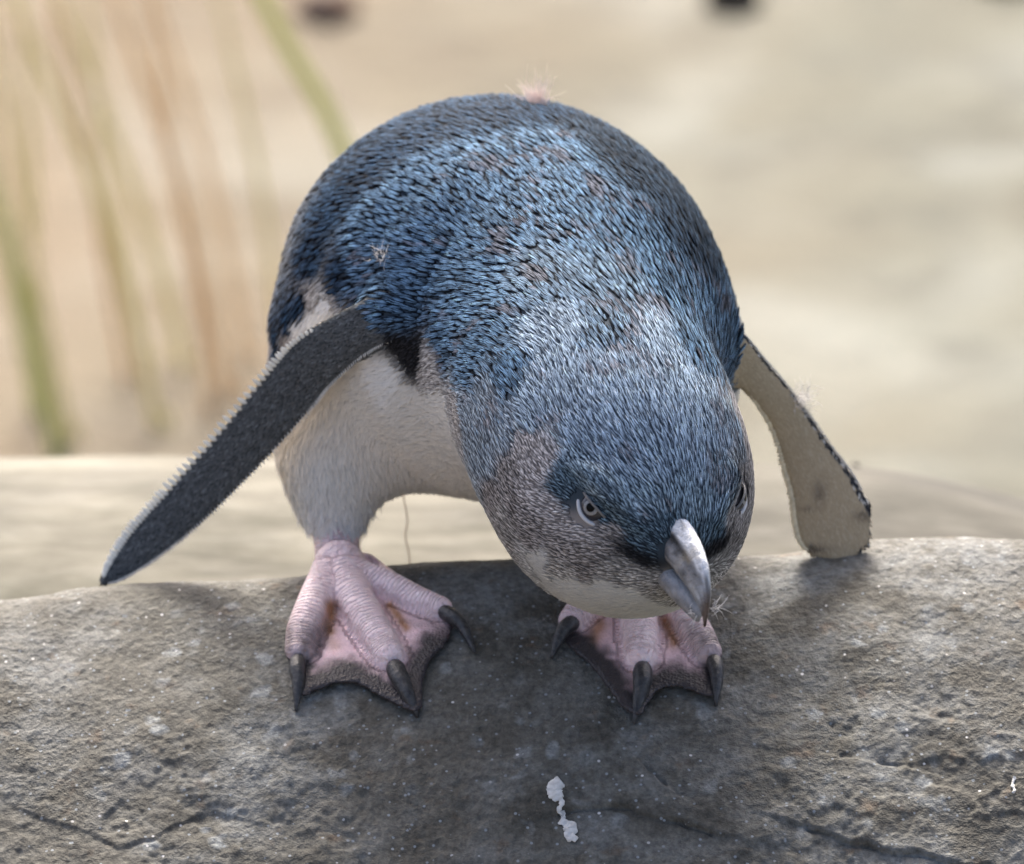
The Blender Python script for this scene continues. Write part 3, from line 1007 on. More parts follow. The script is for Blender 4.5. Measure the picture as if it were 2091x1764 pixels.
# feet
m3 = np.where(region == 3)[0]
P3 = BV[m3]
pink = np.array([.93, .66, .645])
pale = np.array([.97, .85, .82])
fc = np.tile(pink, (len(m3), 1))
wr = np.zeros(len(m3))
dark3 = np.zeros(len(m3)); orange = np.zeros(len(m3)); ontoe = np.zeros(len(m3))
for k in FOOT:
    F_ = FOOT[k]
    near = np.abs(P3[:, 0] - (np.mean([p[0] for p in F_['web']]) - CX)) < 320
    tb = np.full(len(m3), 1e6); tl = np.zeros(len(m3))
    for t in F_['f_toes'] + [F_['f_shank']]:
        C_ = t.C
        seg = np.concatenate([[0], np.cumsum(np.linalg.norm(np.diff(C_, axis=0), axis=1))])
        d, q = t(P3, True)
        up = d < tb
        tb = np.where(up, d, tb); tl = np.where(up, q * seg[-1], tl)
    e2 = -poly_sdf(P3[:, 0], P3[:, 1], F_['wpc'])
    fr = sstep(1228, 1295, P3[:, 1] + CY + 12 * vnoise(P3, 30, 75))
    n1 = 8 * vnoise(P3, 16, 71)
    dk = sstep(66, 28, e2 + n1) * sstep(-8, 6, tb + 0.3 * n1) * fr
    dk = np.maximum(dk, sstep(26, 12, e2 + 0.5 * n1) * fr * (P3[:, 2] > rock_z(P3[:, 0], P3[:, 1]) - 34))
    dark3 = np.where(near, np.maximum(dark3, dk), dark3)
    wr = np.where(near & (np.abs(tb) < 14), (tl + 5 * vnoise(P3, 24, 171) + 2.5 * vnoise(P3, 9, 172)) * (2 * math.pi / 9.0), wr)
    ontoe = np.where(near, sstep(8, -2, tb), ontoe)
fc = fc * (1 - 0.5 * ontoe[:, None]) + pale * 0.5 * ontoe[:, None]
for (x0, y0, x1, y1, r, s_) in [(681, 1232, 678, 1285, 13, .9), (800, 1232, 832, 1275, 9, .95), (678, 1300, 690, 1310, 12, .4), (1222, 1268, 1208, 1300, 15, .8), (1352, 1262, 1372, 1305, 12, .85), (1200, 1310, 1205, 1312, 8, .5)]:
    ax, ay, bx, by = x0 - CX, y0 - CY, x1 - CX, y1 - CY
    dx, dy = bx - ax, by - ay
    t = np.clip(((P3[:, 0] - ax) * dx + (P3[:, 1] - ay) * dy) / (dx * dx + dy * dy + 1e-6), 0, 1)
    dd = np.hypot(P3[:, 0] - ax - t * dx, P3[:, 1] - ay - t * dy) + 3 * vnoise(P3, 12, 81)
    orange = np.maximum(orange, s_ * np.exp(-(dd / r) ** 2))
fc = fc * (1 - orange[:, None]) + np.array([.46, .20, .055]) * orange[:, None]
fc = fc * (1 - dark3[:, None] * 0.985) + np.array([.022, .020, .021]) * (dark3[:, None] * 0.985)
fc *= (1 + 0.10 * vnoise(P3, 30, 99))[:, None]
bcol[m3] = fc
wrk = np.zeros(len(BV), np.float32); wrk[m3] = wr

heel = to_world(np.array([on_rock(995, 1230, 0)]))[0]
penguin = empty('penguin', heel)
tag(penguin, 'small blue-grey penguin stooping on the boulder, pink webbed feet, flippers spread', 'penguin')
body = mesh_obj('body', to_world(BV), BF, [M_DOWN, M_FLIP, M_SKIN], penguin, True, bcol)
body['label'] = 'blue-grey back and head, white belly, dark flippers and pink feet'
fr_ = region[BF]
mi = np.zeros(len(BF), np.int32)
mi[((fr_ == 1) | (fr_ == 2)).sum(1) >= 2] = 1
mi[(fr_ == 3).sum(1) >= 2] = 2
body.data.polygons.foreach_set('material_index', mi)
at = body.data.attributes.new('wrinkle', 'FLOAT', 'POINT'); at.data.foreach_set('value', wrk)

# ---- feathers
tri = np.vstack([BF[:, [0, 1, 2]], BF[:, [0, 2, 3]]])
def sample(faces_mask, cell, seed):
    T_ = tri[np.concatenate([faces_mask, faces_mask])]
    a, b, c = BV[T_[:, 0]], BV[T_[:, 1]], BV[T_[:, 2]]
    ar = np.linalg.norm(np.cross(b - a, c - a), axis=1) / 2
    r = np.random.default_rng(seed)
    n = int(ar.sum() / cell ** 2 * 3.0)
    i = r.choice(len(T_), n, p=ar / ar.sum())
    u, v = r.random(n), r.random(n)
    fl = u + v > 1
    u[fl], v[fl] = 1 - u[fl], 1 - v[fl]
    P = a[i] * (1 - u - v)[:, None] + b[i] * u[:, None] + c[i] * v[:, None]
    Nn_ = nrm(BN[T_[i, 0]] * (1 - u - v)[:, None] + BN[T_[i, 1]] * u[:, None] + BN[T_[i, 2]] * v[:, None])
    key = np.floor((P + r.random(3) * cell) / cell).astype(np.int64)
    _, first = np.unique(key, axis=0, return_index=True)
    return P[first], Nn_[first]

def blades(P, Nv, D, L, W, lift, c_base, c_mid, c_tip, curl=0.12, keel=0.18):
    """pointed vanes: 7 vertices each; returns verts, tri faces, colours"""
    n = len(P)
    B_ = np.cross(Nv, D)
    L = L[:, None]; W = W[:, None]; li = lift[:, None]
    base = P - Nv * 1.5
    p1 = P + D * L * 0.35 + Nv * (L * li * 0.45)
    p2 = P + D * L * 0.72 + Nv * (L * li * 0.85)
    tip = P + D * L + Nv * (L * (li - curl * 0.3))
    V = np.stack([base, p1 - B_ * W * 0.5, p1 + Nv * W * keel, p1 + B_ * W * 0.5, p2 - B_ * W * 0.40, p2 + Nv * W * keel, p2 + B_ * W * 0.40, tip], 1)
    f = np.array([[0, 2, 1], [0, 3, 2], [1, 2, 5], [1, 5, 4], [2, 3, 6], [2, 6, 5], [4, 5, 7], [5, 6, 7]])
    Fc = (f[None] + (np.arange(n) * 8)[:, None, None]).reshape(-1, 3)
    edge = 0.75
    C = np.stack([c_base, c_mid * edge, c_mid, c_mid * edge, c_tip * edge, c_tip, c_tip * edge, c_tip], 1)
    return V.reshape(-1, 3), Fc, C.reshape(-1, 3)

def strands(P, Nv, D, L, W, lift, c0, c1):
    """thin three-vertex-wide barbs: 5 vertices, 3 triangles"""
    n = len(P)
    B_ = np.cross(Nv, D)
    L = L[:, None]; W = W[:, None]; li = lift[:, None]
    m = P + D * L * 0.5 + Nv * (L * li * 0.62)
    tip = P + D * L + Nv * (L * li * 0.95)
    V = np.stack([P - B_ * W * 0.4, P + B_ * W * 0.4, m - B_ * W * 0.5, m + B_ * W * 0.5, tip], 1)
    f = np.array([[0, 1, 3], [0, 3, 2], [2, 3, 4]])
    Fc = (f[None] + (np.arange(n) * 5)[:, None, None]).reshape(-1, 3)
    mid = (c0 + c1) / 2
    C = np.stack([c0, c0, mid, mid, c1], 1)
    return V.reshape(-1, 3), Fc, C.reshape(-1, 3)

AV, AF, AC = [], [], []
def push(t):
    off = sum(len(v) for v in AV)
    AV.append(t[0]); AF.append(t[1] + off); AC.append(t[2])

EYE_L = trace(1209, 1036)
eye_n = nrm(np.array([float(f_torso((EYE_L + dv)[None])[0]) - float(f_torso((EYE_L - dv)[None])[0]) for dv in np.eye(3) * 3.0]))
EYE_R = mirror(EYE_L)
g_ = nrm(np.array([float(f_torso((EYE_R + dv)[None])[0]) - float(f_torso((EYE_R - dv)[None])[0]) for dv in np.eye(3) * 3.0]))
EYE_OFF = -float(f_torso(EYE_R[None])[0]) * 0.95 * g_      # seat the far eye on that side of the head
def clear(P, pad=1.0):
    keep = np.ones(len(P), bool)
    for e, q_ in ((EYE_L, P), (EYE_L, mirror(P - EYE_OFF))):
        xx_, yy2_ = pix(q_)
        below = ((xx_ - 1209) * 0.72 - (yy2_ - 1036) * 0.69) < 9
        keep &= ~((np.linalg.norm(q_ - e, axis=1) < 41 * pad) & below)
    # bill base
    rel = P - B0
    keep &= ~((np.hypot(rel @ Lv / 1.15, rel @ Uv + 8) < 38) & (rel @ Fv > -60))
    return keep

fm = (region[BF] == 0).sum(1) >= 3
# broad lanceolate feathers on the back and shoulders, small ones on the head
def feather_coat(cell, seed, wmin, wmax, nb, jit):
    P, Nv = sample(fm, cell, seed)
    lt, dk, ln, wd = plume(P)
    edge = rng.normal(0, .9, len(P))
    sel = (wd + edge > wmin) & (wd + edge <= wmax) & clear(P) & (dk.mean(1) < .42)
    P, Nv, lt, dk, ln, wd = P[sel], Nv[sel], lt[sel], dk[sel], ln[sel], wd[sel]
    n = len(P)
    D = flow(P, Nv)
    D = nrm(D + jit * np.cross(Nv, D) * rng.normal(0, 1, (n, 1)))
    blue = sstep(.03, .10, lt[:, 2] - lt[:, 0])
    brown = sstep(0.42, 0.72, fbm(P, 60, 311, 3) + 0.38 * rng.random(n)) * 0.6 * blue * sstep(.28, .42, lt[:, 2])
    lt = np.where((blue > .5)[:, None], np.minimum(lt, np.array([.31, .46, .63]) if nb > 1 else np.array([.47, .60, .73])), lt)
    g = np.clip(0.92 + 0.30 * fbm(P, 95, 301, 3) + rng.normal(0, .24, n), .3, 1.7)[:, None]
    lt2 = lt * g
    lt2 = lt2 * (1 - brown[:, None]) + np.array([.235, .16, .13]) * g * brown[:, None]
    ln2 = ln * (0.8 + 0.45 * rng.random(n))
    wd2 = np.minimum(wd, cell) * (0.85 + 0.3 * rng.random(n))
    lift = 0.07 + 0.09 * rng.random(n)
    push(blades(P, Nv, D, ln2, wd2, lift, dk * .6, dk * .8, dk * 0.9 + lt2 * 0.05, keel=.1))
    Bt = np.cross(Nv, D)
    for q in range(nb):
        o = (q - (nb - 1) / 2) / max((nb - 1) / 2, 1)
        Db = nrm(D + Bt * (o * 0.05 + rng.normal(0, .03, (n, 1))))
        base = P + D * (ln2 * 0.22)[:, None] + Bt * (o * wd2 * 0.13)[:, None] + Nv * (ln2 * lift * 0.35 + 1.3)[:, None]
        bright = np.clip(rng.normal(1.0, .25, (n, 1)), .4, 1.7)
        push(strands(base, Nv, Db, ln2 * (0.76 - 0.14 * abs(o)) * (0.9 + .2 * rng.random(n)), wd2 * (.135 if nb > 1 else .42), lift * 0.9, dk * .6 + lt2 * .16, lt2 * 1.2 * bright))
    print('feathers', n)
feather_coat(11.8, 1, 8.8, 99, 3, .08)
feather_coat(6.4, 4, -9, 8.8, 1, .13)

# soft under-plumage on head, throat, belly and legs
P, Nv = sample(fm, 4.6, 2)
lt, dk, ln, wd = plume(P)
sel = (wd <= 9.0) & clear(P)
P, Nv, lt, dk, ln, wd = P[sel], Nv[sel], lt[sel], dk[sel], ln[sel], wd[sel]
n = len(P)
D = flow(P, Nv)
D = nrm(D + 0.2 * np.cross(Nv, D) * rng.normal(0, 1, (n, 1)))
pick = np.clip(0.30 + 0.3 * fbm(P, 22, 401, 2) + rng.normal(0, .28, n), 0, 1)[:, None]
white = sstep(.3, .5, dk.mean(1))[:, None]
pick = pick * (1 - white) + (.55 + .35 * rng.random((n, 1))) * white
tipc = dk * (1 - pick) + lt * pick
ln2 = ln * (0.75 + 0.5 * rng.random(n))
wd2 = wd * 0.55 * (0.8 + 0.4 * rng.random(n))
lift = 0.06 + 0.10 * rng.random(n)
push(strands(P - Nv * 1.0, Nv, D, ln2, wd2, lift, dk * 0.75 + tipc * 0.1, tipc))
print('fine feathers', n)

# scale-like feathers on the flippers, in rows
for rg in (1, 2):
    fmask = (region[BF] == rg).sum(1) >= 3
    P, Nv = sample(fmask, 5.2, 10 + rg)
    n = len(P)
    fs = f_flL if rg == 1 else f_flR
    A_ = fs.A
    i = ((P[:, None, :] - A_[None, :, :3]) ** 2).sum(-1).argmin(1)
    i = np.clip(i, 1, len(A_) - 2)
    T = nrm(A_[i + 1, :3] - A_[i - 1, :3])
    u = nrm(A_[i, 5:8])
    toward = -u if rg == 1 else u
    D = nrm(T * 0.8 + 0.25 * rng.normal(0, 1, (n, 1)) * u)
    D = nrm(D - Nv * (D * Nv).sum(1, keepdims=True))
    face = -Nv[:, 2]
    if rg == 1:
        w = sstep(-0.3, 0.1, face)[:, None]
    else:
        w = 1 - sstep(-0.2, 0.2, face)[:, None]
    b = rng.random((n, 1))
    row = 0.5 + 0.5 * np.sin(((P * T).sum(1) * 0.85 + (P * u).sum(1) * 0.5) * 0.75)[:, None]
    cd = (np.array([.080, .086, .089]) + np.array([.07, .075, .077]) * b ** 2) * (0.6 + 0.75 * row)
    cv = np.array([.46, .365, .235]) * (0.93 + 0.12 * b)
    c = cd * w + cv * (1 - w)
    if rg == 2:
        # keep dark leading edge and marks
        kd = BVHTree
        a_s = ((P - A_[i, :3]) * u).sum(1) / A_[i, 3]
        px_, py_ = pix(P)
        ld = (np.abs(a_s) > 0.8) & (px_ > np.interp(py_, [p[1] for p in FL_R], [p[0] for p in FL_R]))
        c[ld] = np.where(b[ld] > .72, np.array([.6, .57, .5]), np.array([.035, .036, .04]))
        for (x, y, rx, ry, s_) in [(1672, 1003, 13, 22, .5), (1655, 1118, 34, 9, .8), (1762, 1050, 20, 10, .6), (1650, 1035, 18, 4, .5)]:
            k = np.exp(-(((px_ - x) / rx) ** 2 + ((py_ - y) / ry) ** 2)) * s_
            c = c * (1 - k[:, None]) + np.array([.045, .035, .03]) * k[:, None]
    push(strands(P, Nv, D, 9 + 5 * rng.random(n), np.full(n, 3.6), 0.05 + .05 * rng.random(n), c * (0.6 * w + 0.92 * (1 - w)), c))

# pale serrated fringe on the flippers' rear edges, fine checks on the front edges
def fringe(fs, side, t0, t1, n, L, W, col, up):
    A_ = fs.A
    ts = np.linspace(t0, t1, n) * (len(A_) - 1.001)
    i = ts.astype(int); q = (ts - i)[:, None]
    R_ = A_[i] * (1 - q) + A_[i + 1] * q
    T = nrm(A_[i + 1, :3] - A_[i, :3]); u = nrm(R_[:, 5:8]) * side
    v = np.cross(T, u)
    v = np.where(v[:, 2:3] > 0, -v, v)
    P = R_[:, :3] + u * (R_[:, 3:4] - L * 0.55) + v * (R_[:, 4:5] * 0.35 + up)
    D = nrm(u + T * 0.28 + 0.06 * rng.normal(0, 1, (n, 3)))
    Nv_ = nrm(v)
    env = np.sin(np.clip((ts / (len(A_) - 1) - t0) / (t1 - t0), 0, 1) * math.pi) ** 0.5
    c = np.asarray(col)[None] * (0.85 + .2 * rng.random((n, 1)))
    push(blades(P, Nv_, D, L * (0.45 + 0.65 * env) * (0.9 + .2 * rng.random(n)), np.full(n, W), np.full(n, 0.02), c * .5, c, c, keel=0.3))
def side_of(fs, dx):
    u = fs.A[len(fs.A) // 2, 5:8]
    return 1 if u[0] * dx > 0 else -1
fringe(f_flL, side_of(f_flL, -1), 0.37, 0.97, 64, 25, 10.5, (.92, .88, .76), 3.5)
fringe(f_flL, side_of(f_flL, 1), 0.16, 0.98, 150, 12, 3.4, (.66, .63, .56), 2.0)
fringe(f_flR, side_of(f_flR, -1), 0.3, 0.80, 66, 17, 9, (.78, .66, .44), 0.0)
fringe(f_flR, side_of(f_flR, 1), 0.16, 0.64, 110, 8, 3.2, (.62, .60, .55), 0.5)

# longer loose feathers at the hem of the leg
m = (region[BF] == 0).sum(1) >= 2
yy_ = BV[BF].mean(1)
hemf = m & (yy_[:, 1] + CY > 1025) & (yy_[:, 2] > -120)
P, Nv = sample(hemf, 4.6, 33)
n = len(P)
D = flow(P, Nv); D = nrm(D + 0.3 * np.cross(Nv, D) * rng.normal(0, 1, (n, 1)))
c = np.array([.82, .79, .73]) * (0.8 + .3 * rng.random((n, 1)))
push(strands(P, Nv, D, 24 + 34 * rng.random(n), np.full(n, 2.6), 0.04 + .2 * rng.random(n), c * .8, c))

pv = np.vstack(AV); pf = np.vstack(AF); pc = np.vstack(AC)
plumage = mesh_obj('plumage', to_world(pv), pf, M_PLUME, penguin, True, np.clip(pc, 0.004, 0.95))
tag(plumage, 'blue-grey barbed feathers above, white below', kind='stuff')
print('plumage tris', len(pf), 'body quads', len(BF))

# ------------------------------------------------------------------ bill
def head_pt(f, u, l):
    return B0 + Fv * f + Uv * u + Lv * l
def loft(sections, n_ring, closed_end=True):
    V, F = [], []
    for s_ in sections:
        V += s_
    m = len(sections)
    for i in range(m - 1):
        for k in range(n_ring):
            k2 = (k + 1) % n_ring
            F.append((i * n_ring + k, (i + 1) * n_ring + k, (i + 1) * n_ring + k2, i * n_ring + k2))
    F.append(tuple(range(n_ring)))
    F.append(tuple((m - 1) * n_ring + k for k in range(n_ring))[::-1])
    return np.array(V), F
UP = catmull([(-75, 48, -26, 50), (-40, 56, -26, 53), (0, 60, -26, 54), (45, 60, -27, 48), (90, 55, -29, 40), (130, 44, -34, 30), (160, 25, -42, 21), (182, -8, -56, 11.5), (193, -48, -76, 3.5)], 7)
NR = 44
secs, cols = [], []
for f_, top, bot, hw in UP:
    ring = []
    for k in range(NR):
        w = 2 * math.pi * k / NR
        cu, sl = math.cos(w), math.sin(w)
        # a flat raised plate on the ridge, concave flanks below it
        hgt = bot + (top - bot) * (0.5 + 0.5 * cu)
        prof = abs(sl) ** 0.8
        wdt = hw * math.copysign(prof, sl) * (0.98 - 0.52 * (0.5 + 0.5 * cu) ** 0.8)
        wdt *= 1 - 0.16 * math.exp(-((cu - 0.30) / 0.13) ** 2) * float(sstep(150, 80, f_))
        hgt += 1.6 * float(vnoise(np.array([[f_ * 0.6, w * 40, 1]]), 9, 35)[0])
        ring.append(head_pt(f_, hgt, wdt))
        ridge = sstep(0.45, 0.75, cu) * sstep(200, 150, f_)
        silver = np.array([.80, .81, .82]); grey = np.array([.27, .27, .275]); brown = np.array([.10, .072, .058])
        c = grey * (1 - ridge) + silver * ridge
        endk = sstep(120, 185, f_)
        c = c * (1 - endk) + (np.array([.30, .32, .345]) * (1 - sstep(165, 190, f_)) + brown * sstep(165, 190, f_)) * endk
        seam = math.exp(-((abs(cu - 0.34)) / 0.2) ** 2) * sstep(150, 90, f_)
        c = c * (1 - 0.93 * seam) + np.array([.012, .012, .013]) * 0.93 * seam
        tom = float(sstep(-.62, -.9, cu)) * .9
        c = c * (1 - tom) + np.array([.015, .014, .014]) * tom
        base = sstep(14, -4, f_ + 6 * cu)
        c = c * (1 - base) + np.array([.36, .27, .26]) * base
        nzz = vnoise(np.array([[f_ * 0.5, w * 40, 0]]), 7, 5)[0]
        nz2 = vnoise(np.array([[f_ * 1.0, w * 30, 4]]), 22, 15)[0]
        streak = sstep(0.25, 0.6, vnoise(np.array([[f_ * 0.25, w * 55, 7]]), 6, 25)[0]) * sstep(150, 60, f_)
        c = c * (1 + 0.35 * nzz + 0.25 * nz2)
        c = c * (1 - 0.55 * streak)
        horn = sstep(0.35, 0.7, nz2) * sstep(70, 110, f_) * sstep(165, 130, f_)
        c = c * (1 - horn * .5) + np.array([.42, .36, .26]) * horn * .5
        cols.append(np.clip(c, 0, 1))
    secs.append(ring)
v_, f_ = loft(secs, NR)
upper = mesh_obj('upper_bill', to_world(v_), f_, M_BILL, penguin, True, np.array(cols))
upper['label'] = 'stout silver-grey hooked upper bill'
LOW = catmull([(-80, -29, -72, 56), (-40, -29, -80, 57), (0, -30, -86, 54), (45, -33, -88, 46), (90, -36, -87, 37), (130, -44, -86, 25), (155, -55, -85, 13), (166, -63, -81, 4)], 7)
secs, cols = [], []
for f_, top, bot, hw in LOW:
    ring = []
    for k in range(NR):
        w = 2 * math.pi * k / NR
        cu, sl = math.cos(w), math.sin(w)
        hgt = bot + (top - bot) * (0.5 + 0.5 * cu)
        wdt = hw * math.copysign(abs(sl) ** 0.75, sl) * (0.86 + 0.14 * cu)
        ring.append(head_pt(f_, hgt, wdt))
        nzz = vnoise(np.array([[f_ * 1.0, w * 30, 9]]), 14, 6)[0]
        c = np.array([.25, .248, .252]) * (1 + .4 * nzz)
        edge = sstep(.55, .95, cu)
        c = c * (1 - .6 * edge) + np.array([.48, .48, .49]) * .6 * edge
        cols.append(np.clip(c, 0, 1))
    secs.append(ring)
v_, f_ = loft(secs, NR)
lower = mesh_obj('lower_bill', to_world(v_), f_, M_BILL, penguin, True, np.array(cols))
lower['label'] = 'dark grey lower bill'

# ------------------------------------------------------------------ eyes
M_EYE = plain('eye_dark', (.03, .03, .038), 0.12, 0.5)
M_IRIS = plain('iris_silver', (.25, .255, .26), 0.3, 0.4, 5000, .0001, (.18, .185, .19))
M_PUPIL = plain('pupil_black', (.002, .002, .002), 0.3, 0.1)
M_LIDU = plain('eyelid_dull', (.16, .155, .15), 0.5, 0.4, 3000, .0001)
M_LID = plain('eyelid_pale', (.50, .505, .52), 0.45, 0.4, 3000, .0001)
R_E = 34.0
en = nrm(eye_n * 0.75 + nrm(np.array([-0.55, 0.25, -0.8])) * 0.25)
e_c = EYE_L - en * 22.0
ex = np.array([1.0, 0, 0]); ex = nrm(ex - en * (ex @ en))
ey = np.cross(en, ex)
if ey[1] < 0: ey = -ey        # ey points down in the picture
def cap(r0, r1, R, n=28, m=6):
    V, F = [], []
    for i in range(m + 1):
        a = r0 + (r1 - r0) * i / m
        for k in range(n):
            w = 2 * math.pi * k / n
            V.append(R * (math.sin(a) * (math.cos(w) * ex + math.sin(w) * ey) + math.cos(a) * en))
    for i in range(m):
        for k in range(n):
            k2 = (k + 1) % n
            F.append((i * n + k, i * n + k2, (i + 1) * n + k2, (i + 1) * n + k))
    return np.array(V), F
look = 0.06 * ex - 0.02 * ey          # gaze turned forward
def rot_look(V):
    R = np.linalg.norm(V, axis=1, keepdims=True)
    return nrm(V + R * look) * R
lid_pts_u = [(-30, -36), (-12, -24), (7, -7), (21, 9), (29, 24), (31, 33)]
lid_pts_l = [(30, 33), (18, 36), (2, 33), (-12, 24), (-23, 10), (-29, -8), (-31, -24), (-30, -34)]
def on_eye(x, y, lift):
    r = math.hypot(x, y)
    rr = min(r / (R_E + 3), 0.97)
    d = (ex * x + ey * y)
    return d + en * ((R_E + 3) * math.sqrt(max(1 - rr * rr, 0.05)) * 0.72 + R_E * 0.20 + lift)
def below_lid(v, f):
    # the ball shows only under the slanting upper lid
    c = np.array([v[list(q)].mean(0) for q in f])
    k = (c @ ex) * 0.72 - (c @ ey) * 0.69 < 10
    return [q for q, ok in zip(f, k) if ok]
def eye(sidefn, name):
    root_v, root_f = cap(0.001, 1.9, R_E, 60, 40)
    root_f = below_lid(root_v, root_f)
    e = mesh_obj('eye', to_world(sidefn(e_c + root_v)), root_f, M_EYE, penguin)
    e['label'] = name
    v, f = cap(0.24, 0.46, R_E + 0.8, 60, 10)
    f = below_lid(rot_look(v), f)
    mesh_obj('iris', to_world(sidefn(e_c + rot_look(v))), f, M_IRIS, e)
    v, f = cap(0.001, 0.26, R_E + 1.2, 60, 12)
    f = below_lid(rot_look(v), f)
    mesh_obj('pupil', to_world(sidefn(e_c + rot_look(v))), f, M_PUPIL, e)
    p = catmull(lid_pts_l, 4)
    path = np.array([e_c + on_eye(x, y, 0) for x, y in p])
    rad = 1.8 + 2.6 * np.sin(np.linspace(0.15, math.pi - .1, len(p)))
    v, f = tube(path, rad, 8, up=en)
    mesh_obj('eyelid', to_world(sidefn(v)), f, M_LID, e)
    p = catmull(lid_pts_u, 4)
    path = np.array([e_c + on_eye(x, y, 1.5) for x, y in p])
    v, f = tube(path, np.full(len(p), 2.6), 8, up=en)
    mesh_obj('eyelid', to_world(sidefn(v)), f, M_LIDU, e)
eye(lambda v: v, 'pale grey eye with white lower lid')
eye(lambda v: mirror(v) + EYE_OFF, 'pale grey eye at the edge of the head')

# ------------------------------------------------------------------ claws
for k in FOOT:
    F_ = FOOT[k]
    for cl, r0 in zip(F_['claws'], F_['cr']):
        pts = []
        cl = [(cl[0][0] * .5 + cl[1][0] * .5, cl[0][1] * .5 + cl[1][1] * .5)] + [(cl[1][0] * .72 + cl[2][0] * .28, cl[1][1] * .72 + cl[2][1] * .28)] + list(cl[2:])
        lifts = [22, 29, 22, 3]
        for (x, y), l in zip(cl, lifts):
            pts.append(on_rock(x, y, l))
        pts = catmull(pts, 5)
        q = np.linspace(0, 1, len(pts))
        rad = r0 * 0.70 * np.interp(q, [0, .1, .4, .75, 1], [0.8, 1.0, .95, .68, .16])
        v, f = tube(pts, rad, 12, up=(0, -1, -0.4))
        mesh_obj('claw', to_world(v), f, M_CLAW, penguin)

# ------------------------------------------------------------------ loose down
def fluff_strands(center, n, spread, length, width, direction, seed, jit=0.7):
    r = np.random.default_rng(seed)
    V, F = [], []
    for _ in range(n):
        p = center + r.normal(0, spread, 3)
        d = nrm(np.asarray(direction, float) + r.normal(0, jit, 3))
        L = length * (0.4 + 0.9 * r.random())
        bend = r.normal(0, .35, 3)
        pts = [p, p + d * L * .35, p + (d + bend * .5) * L * .7, p + (d + bend) * L]
        v, f = tube(np.array(pts), np.array([width, width * .8, width * .6, width * .15]), 4)
        o = len(V)
        V += list(v); F += [tuple(i + o for i in ff) for ff in f]
    return np.array(V), F
h, n_ = body_hit(1095, 215)
v, f = fluff_strands(h - n_ * -2, 260, 11, 36, .38, (-.2, -1, .1), 51, .5)
o = mesh_obj('down_tuft', to_world(v), f, M_PINKFLUFF, penguin); o['label'] = 'pinkish tuft of loose down on the rump'; o['kind'] = 'stuff'
c = Q(1636, 812, -70)
v, f = fluff_strands(c, 110, 11, 26, 0.45, (.7, -.1, 0), 52, .7)
o = mesh_obj('down_tuft', to_world(v), f, M_FLUFF, penguin); o['label'] = 'wisp of white down clinging to the flipper'; o['kind'] = 'stuff'
h, n_ = body_hit(785, 525)
v, f = fluff_strands(h + n_ * 4, 50, 9, 24, 0.5, (.1, -.6, -.4), 53, .7)
o = mesh_obj('down_tuft', to_world(v), f, M_FLUFF, penguin); o['label'] = 'wisp of pale down on the shoulder'; o['kind'] = 'stuff'
tipc_ = head_pt(165, -62, -14)
v, f = fluff_strands(tipc_, 16, 9, 22, 0.8, (-.2, .2, -.4), 54, .9)
v2, f2 = fluff_strands(head_pt(178, -50, 14), 10, 5, 34, 0.8, (.7, -.5, -.2), 55, .5)
o = mesh_obj('down_tuft', to_world(np.vstack([v, v2])), f + [tuple(i + len(v) for i in ff) for ff in f2], M_FLUFF, penguin); o['label'] = 'wisps of down stuck to the bill tip'; o['kind'] = 'stuff'

# ------------------------------------------------------------------ bits on the boulder
full_bvh = BVHTree.FromPolygons([Vector(v) for v in RV[(sx > -100).argmax():, :][::2, ::2].reshape(-1, 3)],
    [tuple(q) for q in (lambda a, b: np.stack([(np.arange(a - 1)[:, None] * b + np.arange(b - 1)[None]), (np.arange(a - 1)[:, None] * b + np.arange(b - 1)[None]) + 1, ((np.arange(a - 1)[:, None] + 1) * b + np.arange(b - 1)[None]) + 1, ((np.arange(a - 1)[:, None] + 1) * b + np.arange(b - 1)[None])], -1).reshape(-1, 4))(*RV[(sx > -100).argmax():, :][::2, ::2].shape[:2]).tolist()])
def surf(x, y, lift=0):
    d = nrm(Q(x, y, 1000) - Q(x, y, -1400))
    h = full_bvh.ray_cast(Vector(Q(x, y, -1400)), Vector(d))
    if h[0] is None:
        return None
    n = np.array(h[1]); n = -n if n @ d > 0 else n
    return np.array(h[0]) + n * lift
M_SHRED = plain('white_shred', (.70, .69, .65), 0.7, 0.3, 900, .0006, (.55, .53, .49))
def shred(path, widths, name, label, seed):
    p = catmull(path, 10)
    n = len(p)
    w = np.interp(np.linspace(0, 1, n), np.linspace(0, 1, len(widths)), widths)
    pts = np.array([surf(x, y, 3) for x, y in p])
    idx = np.column_stack([np.arange(n) * 1.0, np.zeros(n)])
    rad = w * (1 + 0.45 * vnoise(idx, 3.1, seed))
    v, f = tube(pts, rad, 14, up=(0, -.6, -.8), flat=0.28)
    v = v + 3.2 * np.stack([vnoise(v, 7, seed + q) for q in range(3)], -1)
    o = mesh_obj(name, to_world(v), f, M_SHRED, None, True)
    tag(o, label, 'debris')
shred([(1143, 1597), (1128, 1610), (1134, 1622), (1146, 1640), (1140, 1655), (1150, 1668), (1152, 1682), (1165, 1692), (1162, 1706), (1180, 1716)], [12, 10, 13, 5, 5, 9, 6, 14, 10, 8], 'feather_scrap', 'crumpled white scrap lying low on the boulder face below the bill', 3)
shred([(2072, 1588), (2069, 1600), (2071, 1612), (2066, 1622)], [3, 4, 2.5, 3], 'feather_scrap', 'tiny white fleck on the boulder near the right edge of the picture', 4)

